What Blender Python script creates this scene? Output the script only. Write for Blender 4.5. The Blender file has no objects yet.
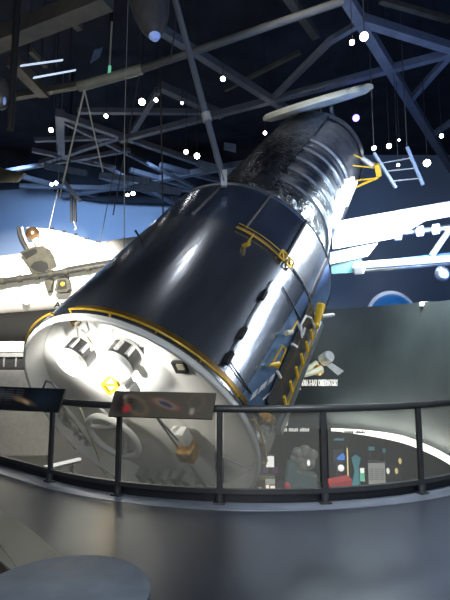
import bpy, math, random
from mathutils import Vector, Matrix
random.seed(7)
C = bpy.context.scene.collection
PI = math.pi
SC = bpy.context.scene

# ---------------------------------------------------------------- camera
F = 460.0; EYE = Vector((0, 0, 1.6)); PITCH = math.radians(7)
cd = bpy.data.cameras.new('camera'); cam = bpy.data.objects.new('camera', cd); C.objects.link(cam)
cam.location = EYE; cam.rotation_euler = (PI/2 + PITCH, 0, 0)
cd.sensor_fit = 'VERTICAL'; cd.sensor_height = 36; cd.lens = 36*F/600; cd.clip_end = 200
SC.camera = cam
SC.view_settings.view_transform = 'Standard'
SC.view_settings.look = 'None'
_c, _s = math.cos(PITCH), math.sin(PITCH)
def ray(px, py):
    x = (px-225)/F; u = (300-py)/F
    return Vector((x, _c-u*_s, _s+u*_c))
def P(px, py, Y):
    r = ray(px, py); return EYE + r*(Y/r.y)
def PZ(px, py, z):
    r = ray(px, py); return EYE + r*((z-EYE.z)/r.z)
def mpp(Y): return Y/F          # metres per photo pixel at that depth

# ---------------------------------------------------------------- materials
def mat(name, col, rough=.5, metal=0., emis=None, es=0., noise=0., nscale=6., bump=0., bscale=30., spec=.5, coat=0., col2=None, aniso=None):
    m = bpy.data.materials.new(name); m.use_nodes = True
    nt = m.node_tree; b = nt.nodes['Principled BSDF']
    b.inputs['Roughness'].default_value = rough; b.inputs['Metallic'].default_value = metal
    b.inputs['Specular IOR Level'].default_value = spec
    b.inputs['Coat Weight'].default_value = coat
    tc = nt.nodes.new('ShaderNodeTexCoord')
    c4 = (*col, 1)
    b.inputs['Base Color'].default_value = c4
    nz = nt.nodes.new('ShaderNodeTexNoise'); nz.inputs['Scale'].default_value = nscale; nz.inputs['Detail'].default_value = 4
    if aniso:
        mp = nt.nodes.new('ShaderNodeMapping'); mp.inputs['Scale'].default_value = aniso
        nt.links.new(tc.outputs['Object'], mp.inputs['Vector']); nt.links.new(mp.outputs['Vector'], nz.inputs['Vector'])
    else:
        nt.links.new(tc.outputs['Object'], nz.inputs['Vector'])
    rp = nt.nodes.new('ShaderNodeValToRGB')
    rp.color_ramp.elements[0].position = .3; rp.color_ramp.elements[1].position = .7
    k = max(noise, .02)
    d2 = (*col2, 1) if col2 else (*[max(0, v*(1-k)) for v in col], 1)
    rp.color_ramp.elements[0].color = d2
    rp.color_ramp.elements[1].color = (*[min(1, v*(1+k*.5)) for v in col], 1) if not col2 else c4
    nt.links.new(nz.outputs['Fac'], rp.inputs['Fac']); nt.links.new(rp.outputs['Color'], b.inputs['Base Color'])
    if bump:
        n2 = nt.nodes.new('ShaderNodeTexNoise'); n2.inputs['Scale'].default_value = bscale; n2.inputs['Detail'].default_value = 3
        nt.links.new((mp.outputs['Vector'] if aniso else tc.outputs['Object']), n2.inputs['Vector'])
        bp = nt.nodes.new('ShaderNodeBump'); bp.inputs['Strength'].default_value = bump; bp.inputs['Distance'].default_value = .05
        nt.links.new(n2.outputs['Fac'], bp.inputs['Height']); nt.links.new(bp.outputs['Normal'], b.inputs['Normal'])
    if emis:
        b.inputs['Emission Color'].default_value = (*emis, 1); b.inputs['Emission Strength'].default_value = es
    return m

def spots_mat(name, base, spots, rough=.4, emit=0., rows=None):
    """flat printed picture: soft coloured blobs placed in the board's own 0..1 coordinates"""
    m = bpy.data.materials.new(name); m.use_nodes = True
    nt = m.node_tree; b = nt.nodes['Principled BSDF']; b.inputs['Roughness'].default_value = rough
    uv = nt.nodes.new('ShaderNodeUVMap')
    cur = nt.nodes.new('ShaderNodeRGB'); cur.outputs[0].default_value = (*base, 1); out = cur.outputs[0]
    nz = nt.nodes.new('ShaderNodeTexNoise'); nz.inputs['Scale'].default_value = 9
    nt.links.new(uv.outputs['UV'], nz.inputs['Vector'])
    def mth(op, a, bb=None, clamp=False):
        n = nt.nodes.new('ShaderNodeMath'); n.operation = op; n.use_clamp = clamp
        for i, v in enumerate((a, bb)):
            if v is None: continue
            if isinstance(v, (int, float)): n.inputs[i].default_value = v
            else: nt.links.new(v, n.inputs[i])
        return n.outputs[0]
    for (cx, cy, rx, ry, ang, inner, col, amt) in spots:
        mp = nt.nodes.new('ShaderNodeMapping'); mp.vector_type = 'TEXTURE'
        mp.inputs['Location'].default_value = (cx, cy, 0); mp.inputs['Scale'].default_value = (rx, ry, 1)
        mp.inputs['Rotation'].default_value = (0, 0, ang)
        nt.links.new(uv.outputs['UV'], mp.inputs['Vector'])
        ln = nt.nodes.new('ShaderNodeVectorMath'); ln.operation = 'LENGTH'; nt.links.new(mp.outputs['Vector'], ln.inputs[0])
        d = mth('ADD', ln.outputs['Value'], mth('MULTIPLY', mth('SUBTRACT', nz.outputs['Fac'], .5), .5))
        if inner > 0:
            v = mth('SUBTRACT', 1.0, mth('DIVIDE', mth('ABSOLUTE', mth('SUBTRACT', d, inner)), 1-inner), True)
        else:
            v = mth('SUBTRACT', 1.0, d, True)
        v = mth('MULTIPLY', v, amt, True)
        mx = nt.nodes.new('ShaderNodeMix'); mx.data_type = 'RGBA'
        nt.links.new(v, mx.inputs['Factor']); nt.links.new(out, mx.inputs['A']); mx.inputs['B'].default_value = (*col, 1)
        out = mx.outputs['Result']
    nt.links.new(out, b.inputs['Base Color'])
    if emit:
        nt.links.new(out, b.inputs['Emission Color']); b.inputs['Emission Strength'].default_value = emit
    return m

def glass_mat():
    m = bpy.data.materials.new('hazy_glass'); m.use_nodes = True
    nt = m.node_tree; nt.nodes.remove(nt.nodes['Principled BSDF'])
    out = nt.nodes['Material Output']
    tr = nt.nodes.new('ShaderNodeBsdfTransparent'); tr.inputs['Color'].default_value = (.86, .86, .83, 1)
    df = nt.nodes.new('ShaderNodeBsdfDiffuse')
    nz = nt.nodes.new('ShaderNodeTexNoise'); nz.inputs['Scale'].default_value = 1.5
    rp = nt.nodes.new('ShaderNodeValToRGB'); rp.color_ramp.elements[0].color = (.50, .48, .42, 1); rp.color_ramp.elements[1].color = (.6, .58, .5, 1)
    nt.links.new(nz.outputs['Fac'], rp.inputs['Fac']); nt.links.new(rp.outputs['Color'], df.inputs['Color'])
    tl = nt.nodes.new('ShaderNodeBsdfTranslucent'); nt.links.new(rp.outputs['Color'], tl.inputs['Color'])
    gl = nt.nodes.new('ShaderNodeBsdfGlossy'); gl.inputs['Roughness'].default_value = .08
    a = nt.nodes.new('ShaderNodeMixShader'); a.inputs[0].default_value = .5
    nt.links.new(df.outputs[0], a.inputs[1]); nt.links.new(tl.outputs[0], a.inputs[2])
    b = nt.nodes.new('ShaderNodeMixShader'); b.inputs[0].default_value = .30
    nt.links.new(tr.outputs[0], b.inputs[1]); nt.links.new(a.outputs[0], b.inputs[2])
    c = nt.nodes.new('ShaderNodeMixShader'); c.inputs[0].default_value = .05
    nt.links.new(b.outputs[0], c.inputs[1]); nt.links.new(gl.outputs[0], c.inputs[2])
    nt.links.new(c.outputs[0], out.inputs['Surface'])
    return m

M = dict(
 floor=mat('polished_floor', (.045, .052, .072), .30, noise=.25, nscale=1.3, bump=.02, bscale=60, spec=.6),
 lowfloor=mat('lower_floor', (.06, .06, .065), .5, noise=.3, nscale=.8),
 kerb=mat('black_kerb', (.012, .013, .018), .5),
 edge=mat('brushed_edge_plate', (.40, .44, .52), .3, .5, noise=.15, nscale=4, bump=.02, bscale=9),
 ceiling=mat('dark_ceiling', (.018, .024, .04), .9, noise=.5, nscale=.7),
 wall=mat('painted_back_wall', (.33, .42, .58), .85, noise=.12, nscale=.15),
 wallr=mat('mural_wall', (.062, .076, .076), .6, noise=.5, nscale=.45, col2=(.026, .036, .042)),
 dwall=mat('dark_gallery_wall', (.024, .024, .029), .8, noise=.3),
 steel=mat('painted_truss_steel', (.14, .16, .21), .5, .2, noise=.2, nscale=2),
 steelwarm=mat('dusty_truss_steel', (.13, .125, .11), .6, .1, noise=.25, nscale=2),
 steelblack=mat('black_rigging', (.02, .02, .024), .6, noise=.3),
 palebeam=mat('pale_spreader_pipe', (.34, .34, .27), .5, noise=.2, nscale=3),
 rail=mat('dark_rail_metal', (.062, .064, .066), .38, .4, noise=.15, nscale=8),
 film=mat('mirror_film', (.36, .40, .48), .22, .92, noise=.3, nscale=2.2, bump=.16, bscale=3.2, aniso=(1, 1, .18)),
 film2=mat('mirror_film_panel', (.22, .28, .42), .18, .88, noise=.2, nscale=1.5, bump=.03, bscale=4, spec=.7),
 silver=mat('silver_foil', (.70, .73, .78), .26, .95, noise=.2, nscale=3, bump=.22, bscale=2.6, aniso=(1, 1, .25)),
 silverblue=mat('blue_tinted_foil', (.30, .44, .70), .28, .9, noise=.3, nscale=2, bump=.25, bscale=3),
 crinkle=mat('crinkled_dark_foil', (.16, .17, .19), .27, .85, noise=.5, nscale=5, bump=.9, bscale=7, spec=.6),
 crinkleb=mat('crinkled_bright_foil', (.62, .63, .62), .25, .9, noise=.5, nscale=7, bump=1., bscale=11),
 shade=mat('dull_dark_foil', (.19, .20, .22), .36, .6, noise=.4, nscale=3, bump=.35, bscale=5),
 band=mat('grey_ring_band', (.22, .24, .28), .35, .8, noise=.3, nscale=4, bump=.2, bscale=9),
 white=mat('white_painted_panel', (.82, .82, .79), .5, noise=.04, nscale=2),
 cream=mat('cream_plastic', (.72, .68, .5), .5, noise=.15, nscale=5),
 grey=mat('light_grey_metal', (.5, .5, .5), .4, .3, noise=.15),
 silverplain=mat('plain_silver_metal', (.65, .66, .67), .28, .95, noise=.15, nscale=6),
 darkgrey=mat('dark_grey_metal', (.07, .07, .075), .4, .4, noise=.3),
 gold=mat('yellow_gold_handrail', (.72, .44, .035), .35, .3, noise=.2, nscale=8),
 yellow=mat('yellow_paint', (.85, .52, .015), .4, noise=.15, nscale=6),
 brown=mat('brown_gold_band', (.22, .13, .035), .35, .6, noise=.4, nscale=5),
 goldfoil=mat('gold_foil', (.75, .42, .09), .28, .9, noise=.4, nscale=8, bump=.7, bscale=14),
 solar=mat('pale_solar_cloth', (.86, .89, .93), .5, noise=.05, nscale=2),
 teal=mat('teal_array_cells', (.045, .15, .16), .4, noise=.3, nscale=3),
 tealblue=mat('blue_array_cells', (.12, .25, .42), .35, noise=.3, nscale=3),
 door=mat('pale_aperture_door', (.55, .54, .44), .45, noise=.15, nscale=2),
 orb=mat('white_orbiter_tiles', (.86, .84, .78), .6, noise=.06, nscale=1.2),
 belly=mat('black_belly_tiles', (.004, .0037, .0033), .8, noise=.3, nscale=2),
 olive=mat('olive_grey_blanket', (.060, .057, .038), .6, noise=.35, nscale=3),
 hole=mat('dark_opening', (.005, .005, .004), .6),
 copper=mat('copper_sphere', (.45, .27, .15), .3, .8, noise=.4, nscale=2),
 arm=mat('grey_arm_blanket', (.06, .058, .052), .5, .3, noise=.5, nscale=7),
 bench=mat('beige_bench_laminate', (.30, .275, .21), .5, noise=.1, nscale=3),
 benchin=mat('brown_bench_side', (.13, .11, .08), .6, noise=.2),
 table=mat('slate_table_laminate', (.17, .195, .23), .55, noise=.22, nscale=7),
 ink=mat('black_paint', (.002, .002, .002), .9, spec=.1),
 black=mat('black_plastic', (.012, .012, .014), .45),
 lamp=mat('lit_lamp_lens', (1, 1, 1), .4, emis=(1, .97, .88), es=22),
 lampcool=mat('lit_cool_lens', (1, 1, 1), .4, emis=(.85, .93, 1), es=22),
 lampviolet=mat('lit_violet_lens', (.3, .2, 1), .4, emis=(.16, .12, 1), es=9),
 strip=mat('lit_wall_strip', (1, 1, .95), .4, emis=(1, .98, .88), es=3.),
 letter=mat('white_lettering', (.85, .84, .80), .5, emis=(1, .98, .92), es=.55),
 louver=mat('blue_lit_louver', (.5, .6, .8), .4, emis=(.65, .78, 1), es=.9),
 bluetrough=mat('blue_grey_duct', (.10, .15, .25), .6, noise=.3),
 hood=mat('smoky_grey_hood', (.10, .10, .105), .3, .2, noise=.2),
 bluetip=mat('blue_lit_tip', (.3, .45, .9), .3, emis=(.3, .42, .9), es=.25),
 globe=mat('blue_globe', (.03, .16, .42), .3, emis=(.02, .14, .42), es=.35, noise=.4, nscale=2),
 glow=mat('white_screen', (1, 1, 1), .5, emis=(1, 1, .97), es=1.1),
 glowy=mat('yellow_screen', (1, .8, .4), .5, emis=(1, .78, .35), es=.8),
 glowg=mat('green_screen', (.2, .8, .5), .5, emis=(.2, .7, .45), es=.5),
 glowb=mat('blue_screen', (.1, .3, .9), .5, emis=(.05, .22, .8), es=.7),
 glowt=mat('teal_banner', (.1, .4, .45), .5, emis=(.08, .28, .34), es=.5),
 red=mat('red_cloth', (.55, .05, .05), .6, emis=(.5, .04, .04), es=.28),  # faint glow put into the red counter, shared with the red lamp
 signwhite=mat('pale_sign_board', (.6, .6, .57), .5, emis=(.6, .6, .56), es=.5),
 dimstone=mat('dim_model_grey', (.16, .155, .14), .6, emis=(.2, .19, .17), es=.22, noise=.5, nscale=4),  # emission gives the unlit exhibit a faint glow
 dimplinth=mat('dim_teal_plinth', (.06, .09, .10), .6, emis=(.06, .10, .11), es=.5, noise=.4, nscale=6),  # plinth glows slightly by emission, it is no lamp
 cable=mat('pale_wire_cable', (.55, .54, .48), .5, .2),
 cabledark=mat('dark_wire_cable', (.07, .07, .07), .5, .2),
)
GLASS = glass_mat()

# ---------------------------------------------------------------- mesh helper
class MB:
    def __init__(s): s.v = []; s.f = []; s.uv = {}
    def add(s, vs, fs):
        o = len(s.v); s.v += [Vector(v) for v in vs]; s.f += [tuple(i+o for i in f) for f in fs]; return s
    def box(s, c, size, R=None):
        c = Vector(c); hx, hy, hz = [d/2 for d in size]
        vs = [Vector((x, y, z)) for x in (-hx, hx) for y in (-hy, hy) for z in (-hz, hz)]
        if R is not None: vs = [R @ v for v in vs]
        return s.add([c+v for v in vs], [(0,1,3,2),(4,6,7,5),(0,4,5,1),(2,3,7,6),(0,2,6,4),(1,5,7,3)])
    def bar(s, a, b, w, h=None):
        a, b = Vector(a), Vector(b); d = b-a; R = d.to_track_quat('Z', 'Y').to_matrix()
        return s.box((a+b)/2, (w, h or w, d.length), R)
    def frustum(s, a, b, r0, r1, n=12, cap=True):
        a, b = Vector(a), Vector(b); R = (b-a).to_track_quat('Z', 'Y').to_matrix()
        vs = []
        for p, r in ((a, r0), (b, r1)):
            for i in range(n):
                t = 2*PI*i/n; vs.append(p + R @ Vector((r*math.cos(t), r*math.sin(t), 0)))
        fs = [(i, (i+1) % n, n+(i+1) % n, n+i) for i in range(n)]
        if cap: fs += [tuple(range(n-1, -1, -1)), tuple(range(n, 2*n))]
        return s.add(vs, fs)
    def tube(s, a, b, r, n=10): return s.frustum(a, b, r, r, n)
    def path(s, pts, r, n=8, closed=False):
        pts = [Vector(p) for p in pts]; L = len(pts); vs = []; up = None
        for i, p in enumerate(pts):
            if closed: t = pts[(i+1) % L]-pts[i-1]
            else: t = pts[min(i+1, L-1)]-pts[max(i-1, 0)]
            t.normalize()
            if up is None: up = t.orthogonal().normalized()
            up = (up - t*up.dot(t)).normalized(); sd = t.cross(up)
            rr = r[i] if isinstance(r, (list, tuple)) else r
            for k in range(n):
                a = 2*PI*k/n; vs.append(p + up*rr*math.cos(a) + sd*rr*math.sin(a))
        fs = []
        for i in range(L if closed else L-1):
            j = (i+1) % L
            for k in range(n):
                k2 = (k+1) % n; fs.append((i*n+k, i*n+k2, j*n+k2, j*n+k))
        if not closed: fs += [tuple(range(n-1, -1, -1)), tuple((L-1)*n+k for k in range(n))]
        return s.add(vs, fs)
    def lathe(s, prof, n=64, Rm=None, o=(0,0,0), t0=0., t1=2*PI):
        """profile of (r, z) turned round Z; angle t: (sin t, cos t)"""
        full = abs(t1-t0-2*PI) < 1e-6; m = n if full else n+1; vs = []
        for r, z in prof:
            for i in range(m):
                t = t0+(t1-t0)*i/n; v = Vector((r*math.sin(t), r*math.cos(t), z))
                vs.append((Rm @ v if Rm is not None else v)+Vector(o))
        fs = []
        for j in range(len(prof)-1):
            for i in range(n):
                i2 = (i+1) % m; fs.append((j*m+i, (j+1)*m+i, (j+1)*m+i2, j*m+i2))
        return s.add(vs, fs)
    def sphere(s, c, r, n=20, sc=(1,1,1)):
        c = Vector(c); vs = []; fs = []; h = n//2
        for j in range(h+1):
            a = PI*j/h
            for i in range(n):
                b = 2*PI*i/n; vs.append(c+Vector((r*sc[0]*math.sin(a)*math.cos(b), r*sc[1]*math.sin(a)*math.sin(b), r*sc[2]*math.cos(a))))
        for j in range(h):
            for i in range(n):
                i2 = (i+1) % n; fs.append((j*n+i, (j+1)*n+i, (j+1)*n+i2, j*n+i2))
        return s.add(vs, fs)
    def prism(s, pts, off):
        pts = [Vector(p) for p in pts]; off = Vector(off); n = len(pts)
        fs = [tuple(range(n)), tuple(range(2*n-1, n-1, -1))] + [(i, n+i, n+(i+1) % n, (i+1) % n) for i in range(n)]
        return s.add(pts+[p+off for p in pts], fs)
    def strip(s, A, B, off=None):
        A = [Vector(a) for a in A]; B = [Vector(b) for b in B]; n = len(A)
        s.add(A+B, [(i, i+1, n+i+1, n+i) for i in range(n-1)])
        if off is not None:
            o = Vector(off); s.add([a+o for a in A]+[b+o for b in B], [(n+i, n+i+1, i+1, i) for i in range(n-1)])
            s.add(A+[a+o for a in A], [(n+i, n+i+1, i+1, i) for i in range(n-1)])
            s.add(B+[a+o for a in B], [(i, i+1, n+i+1, n+i) for i in range(n-1)])
            for e in (0, -1): s.add([A[e], B[e], B[e]+o, A[e]+o], [(0,1,2,3)])
        return s
    def build(s, name, m, parent=None, smooth=40, loc=None, bevel=0.):
        me = bpy.data.meshes.new(name); me.from_pydata([tuple(v) for v in s.v], [], s.f); me.validate()
        import bmesh
        bm = bmesh.new(); bm.from_mesh(me)
        bmesh.ops.recalc_face_normals(bm, faces=bm.faces); bm.to_mesh(me); bm.free()
        me.materials.append(m)
        if smooth:
            me.polygons.foreach_set('use_smooth', [True]*len(me.polygons))
            me.set_sharp_from_angle(angle=math.radians(smooth))
        o = bpy.data.objects.new(name, me); C.objects.link(o)
        if parent is not None:
            o.parent = parent
            if 'world_parts' in WP and parent.name in WP['world_parts']:
                o.matrix_parent_inverse = WP['world_parts'][parent.name]
        if bevel:
            bv = o.modifiers.new('bevel', 'BEVEL'); bv.width = bevel; bv.segments = 2; bv.limit_method = 'ANGLE'
        return o
WP = {'world_parts': {}}
def thing(name, label, cat, loc=(0,0,0), group=None, mtx=None, world=True):
    """Empty at the thing's base; with world=True its parts are written in world coordinates"""
    o = bpy.data.objects.new(name, None); C.objects.link(o); o.empty_display_size = .2
    if mtx is not None: o.matrix_world = mtx; W = mtx
    else: o.location = loc; W = Matrix.Translation(Vector(loc))
    o['label'] = label; o['category'] = cat
    if group: o['group'] = group
    if world: WP['world_parts'][o.name] = W.inverted()
    return o
def tag(o, label, cat, group=None):
    o['label'] = label; o['category'] = cat
    if group: o['group'] = group
    return o
def rebase(o):
    """move a single-mesh object's origin to the bottom centre of its mesh"""
    vs = [v.co for v in o.data.vertices]
    b = Vector(((min(v.x for v in vs)+max(v.x for v in vs))/2, (min(v.y for v in vs)+max(v.y for v in vs))/2, min(v.z for v in vs)))
    o.data.transform(Matrix.Translation(-b)); o.location = b; return o
def struct(o): o['kind'] = 'structure'; return o
def text_obj(name, txt, size, mtx, m, parent=None, ext=.01, sx=1.):
    cu = bpy.data.curves.new(name, 'FONT'); cu.body = txt; cu.size = size; cu.extrude = ext; cu.offset = size*.012
    to = bpy.data.objects.new('tmp_text', cu); C.objects.link(to)
    bpy.context.view_layer.update()
    me = bpy.data.meshes.new_from_object(to.evaluated_get(bpy.context.evaluated_depsgraph_get()))
    bpy.data.objects.remove(to); me.transform(Matrix.Diagonal((sx, 1, 1, 1))); me.transform(mtx)
    me.materials.clear(); me.materials.append(m)
    o = bpy.data.objects.new(name, me); C.objects.link(o)
    if parent is not None:
        o.parent = parent
        if parent.name in WP['world_parts']: o.matrix_parent_inverse = WP['world_parts'][parent.name]
    return o
def frame(o, x, y):
    """matrix with origin o, x along text, y up"""
    x = Vector(x).normalized(); y = Vector(y); y = (y-x*y.dot(x)).normalized(); z = x.cross(y)
    m = Matrix((x, y, z)).transposed().to_4x4(); m.translation = Vector(o); return m

# ---------------------------------------------------------------- room shell
CX, CY, RR = .45, 9.65, 4.42           # centre and radius of the round opening in the balcony
DA, DB = 232.3, 312.
def arc(deg, r):
    d = min(max(deg, DA), DB); t = math.radians(d); q = math.radians(deg-d)*RR
    return Vector((CX+r*math.cos(t)-q*math.sin(t), CY+r*math.sin(t)+q*math.cos(t), 0))
ZL = -3.4                               # lower hall floor
degs = [150+3*i for i in range(81)]
mb = MB(); A = [arc(d, RR-.06) for d in degs]
mb.strip([Vector((a.x, -4, 0)) for a in A], A, (0, 0, -.45))
struct(mb.build('floor', M['floor'], smooth=0))
mb = MB(); mb.strip([arc(d, RR-.055) for d in degs], [arc(d, RR+.20) for d in degs], (0, 0, .006))
struct(mb.build('trim_1', M['edge'], smooth=0))
mb = MB(); mb.strip([arc(d, RR-.10)+Vector((0, 0, -.45)) for d in degs], [arc(d, RR-.10)+Vector((0, 0, .10)) for d in degs], (0, 0, 0))
k = MB(); k.strip([arc(d, RR-.13)+Vector((0,0,.10)) for d in degs], [arc(d, RR-.06)+Vector((0,0,.10)) for d in degs])
k.strip([arc(d, RR-.13)+Vector((0,0,-.45)) for d in degs], [arc(d, RR-.13)+Vector((0,0,.10)) for d in degs])
k.strip([arc(d, RR-.06)+Vector((0,0,.0)) for d in degs], [arc(d, RR-.06)+Vector((0,0,.10)) for d in degs])
struct(k.build('trim_2', M['kerb'], smooth=0))
struct(MB().box((0, 17, ZL-.1), (60, 42, .2)).build('floor', M['lowfloor'], smooth=0))
struct(MB().box((0, 16, 18.1), (60, 44, .2)).build('ceiling', M['ceiling'], smooth=0))
struct(MB().box((0, 36.2, 7.3), (60, .4, 21.4)).build('wall_back', M['wall'], smooth=0))
# dark dropped soffit above the lit wall
zt = P(60, 191, 35).z
mb = MB()
sof = [(-40, 192), (0, 190), (45, 187), (70, 199), (100, 203), (150, 205), (330, 208)]
mb.strip([P(x, y, 35.6) for x, y in sof], [Vector((P(x, y, 35.6).x, 35.6, 18)) for x, y in sof], (0, -.5, 0))
struct(mb.build('trim_3', M['ceiling'], smooth=0))
# curved mural wall on the right with a lit strip along its foot
base = [(200, 424, 17.5), (250, 425, 17.3), (290, 427, 17.0), (332, 430, 16.5), (365, 434, 15.7), (400, 441, 14.4), (425, 450, 13.2), (450, 463, 11.8), (490, 492, 9.8), (540, 540, 8.2)]
topy = [312, 311, 310, 309, 307, 304, 302, 300, 290, 270]
B0 = [P(x, y, Y) for x, y, Y in base]
T0 = [P(x, t, Y) for (x, y, Y), t in zip(base, topy)]
def spline(pts, m=6):
    o = []
    for i in range(len(pts)-1):
        p0, p1, p2, p3 = pts[max(i-1, 0)], pts[i], pts[i+1], pts[min(i+2, len(pts)-1)]
        for k_ in range(m):
            t = k_/m; o.append(.5*((2*p1)+(p2-p0)*t+(2*p0-5*p1+4*p2-p3)*t*t+(3*p1-p0-3*p2+p3)*t**3))
    return o+[pts[-1]]
mb = MB(); mb.strip(spline(B0), spline(T0), (.0, .25, 0)); struct(mb.build('wall_right', M['wallr'], smooth=40))
nrm = Vector((-.03, -.06, 0))
i0 = 3
SB = [p+nrm for p in B0[i0:]]; hs = [.07, .14, .19, .18, .17, .16, .16]
mb = MB(); mb.strip(spline([p+Vector((0, 0, -.02)) for p in SB]), spline([p+Vector((0, 0, h)) for p, h in zip(SB, hs)]), (-.02, -.04, 0)); struct(mb.build('trim_4', M['strip'], smooth=0))
struct(MB().box((4, 19.5, -1.2), (22, .3, 4.4)).build('wall_lower', M['dwall'], smooth=0))
# ---------------------------------------------------------------- telescope
K = 1.08
TC = EYE + Vector((-1.463, 7.611, -1.060))*K
ax = Vector((.3844, .6506, .6549)).normalized()
ee = ax.cross(Vector((0, 0, 1))).normalized(); gg = ee.cross(ax)
TM = Matrix((gg, ee, ax)).transposed().to_4x4(); TM.translation = TC
TI = TM.inverted()
R = 2.15*K; L1 = 3.134*K; L2 = 4.674*K; L3 = 11.889*K; RS = 1.672*K
def loc_ray(px, py):
    o = TI @ EYE; d = TI.to_3x3() @ ray(px, py); return o, d
def on_cyl(px, py, r):
    """(angle, L) of the photo point on the telescope's barrel"""
    o, d = loc_ray(px, py); a = d.x**2+d.y**2; b = 2*(o.x*d.x+o.y*d.y); c = o.x**2+o.y**2-r*r
    q = b*b-4*a*c
    tt = (-b-math.sqrt(q))/(2*a) if q > 0 else -b/(2*a)
    p = o+d*tt; return math.atan2(p.x, p.y), p.z
def on_plane(px, py, z=0.):
    o, d = loc_ray(px, py); p = o+d*((z-o.z)/d.z); return p
def sfc(px, py, h=.1, r=None):
    """point standing h off the barrel of radius r under the photo point (or off its silhouette)"""
    r = R if r is None else r
    o, d = loc_ray(px, py); a = d.x**2+d.y**2; b = 2*(o.x*d.x+o.y*d.y); c = o.x**2+o.y**2-(r+h)**2
    q = b*b-4*a*c
    return o+d*((-b-math.sqrt(q))/(2*a) if q > 0 else -b/(2*a))
def cy(t, L, r): return Vector((r*math.sin(t), r*math.cos(t), L))
tel = thing('space_telescope', 'huge dark mirror-skinned space telescope with white round end tilted up across the hall', 'telescope', mtx=TM, world=False)
D = math.radians
def part(mbb, name, m, parent=tel, **kw): return mbb.build(name, m, parent, **kw)
# aft shroud: rounded edge, recessed white end, dark upper skin and flank patches
part(MB().lathe([(R, .06), (R, L1)], 128), 'aft_shroud', M['film'])
part(MB().lathe([(R-.01, .10), (R-.01, -.01), (R-.03, -.03), (R-.07, -.03), (R-.09, 0), (R-.16, .38)], 128), 'end_rim', M['white'])
part(MB().lathe([(R-.165, .36), (R*.5, .33), (.001, .30)], 96), 'end_bulkhead', M['white'])
# handrail ring just outside the rim, in two runs, with a brown band beneath
def ringrail(t0, t1, L, r, rad, name, m, n=48, parent=tel):
    return part(MB().path([cy(t0+(t1-t0)*i/n, L, r) for i in range(n+1)], rad), name, m, parent)
ta = on_cyl(22, 362, R)[0]; tb = on_cyl(47, 319, R)[0]
def ang(px, py): p = on_plane(px, py, .0); return math.atan2(p.x, p.y)
segs = [(ang(23, 372), ang(48, 318)), (ang(66, 314), ang(243, 400)), (ang(252, 425), ang(266, 470))]
for s0, s1 in segs:
    if s0 < 0 and s1 > 0 and s0 < -1.6: s0 += 2*PI
    h = ringrail(s0, s1, .10, R+.055, .017, 'handrail', M['gold'])
    n = max(2, int(abs(s1-s0)/.3))
    for i in range(n+1):
        t = s0+(s1-s0)*i/n; part(MB().bar(cy(t, .10, R-.02), cy(t, .10, R+.055), .025), 'standoff', M['gold'], h)
part(MB().lathe([(R+.012, .14), (R+.013, .24)], 64, t0=ang(66, 314)-1.4, t1=ang(66, 314)), 'edge_band', M['brown'])
# painted blue reflection band and bright foil along the lower right flank
def skin(name, m, corners, r, parent=tel, n=10, solid=.012):
    """patch on the barrel: corners (t,L) a-b at one end and d-c at the other"""
    (a, b, c, d) = corners; A_, B_ = [], []
    for i in range(n+1):
        q = i/n
        A_.append(cy(a[0]+(b[0]-a[0])*q, a[1]+(b[1]-a[1])*q, r)); B_.append(cy(d[0]+(c[0]-d[0])*q, d[1]+(c[1]-d[1])*q, r))
    return part(MB().strip(A_, B_), name, m, parent)
tdark = on_cyl(231, 385, R)[0]; tmid = on_cyl(247, 392, R)[0]
# silver strip widening to the far end (photo: 222,388 -> 276,272)
s_a = on_cyl(222, 385, R); s_b = on_cyl(238, 398, R); s_c = on_cyl(303, 292, R); s_d = on_cyl(277, 272, R)
e_a = on_cyl(239, 399, R); e_b = on_cyl(262, 420, R); e_c = on_cyl(312, 303, R); e_d = on_cyl(303.5, 292, R)
skin('blue_reflection_strip', M['silverblue'], [e_a, e_b, (e_b[0], L1-.03), (e_d[0], L1-.03)], R+.010)  # blue tint paints a reflected band into the skin
u_a = (e_b[0]-.01, .2); u_b = (e_b[0]-.9, .2)
skin('lower_foil_skin', M['crinkleb'], [u_a, u_b, (u_b[0], L1), (u_a[0], L1)], R+.008, n=24)
# thin seams and clips
def seam(pts, r=R+.03, rad=.013, m=M['darkgrey'], name='seam'):
    return part(MB().path([cy(*on_cyl(x, y, R), r) for x, y in pts], rad, 6), name, m)
sm = seam([(271, 281), (256, 307), (241, 334), (233, 347), (227, 360), (238, 376), (250, 394)])
for x, y in ((241, 334), (227, 359), (262, 296)):
    t, L = on_cyl(x, y, R); part(MB().bar(cy(t, L-.13, R+.04), cy(t, L+.13, R+.04), .07), 'clip', M['black'], sm)
seam([(281, 287), (290, 303), (299, 320)])
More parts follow.
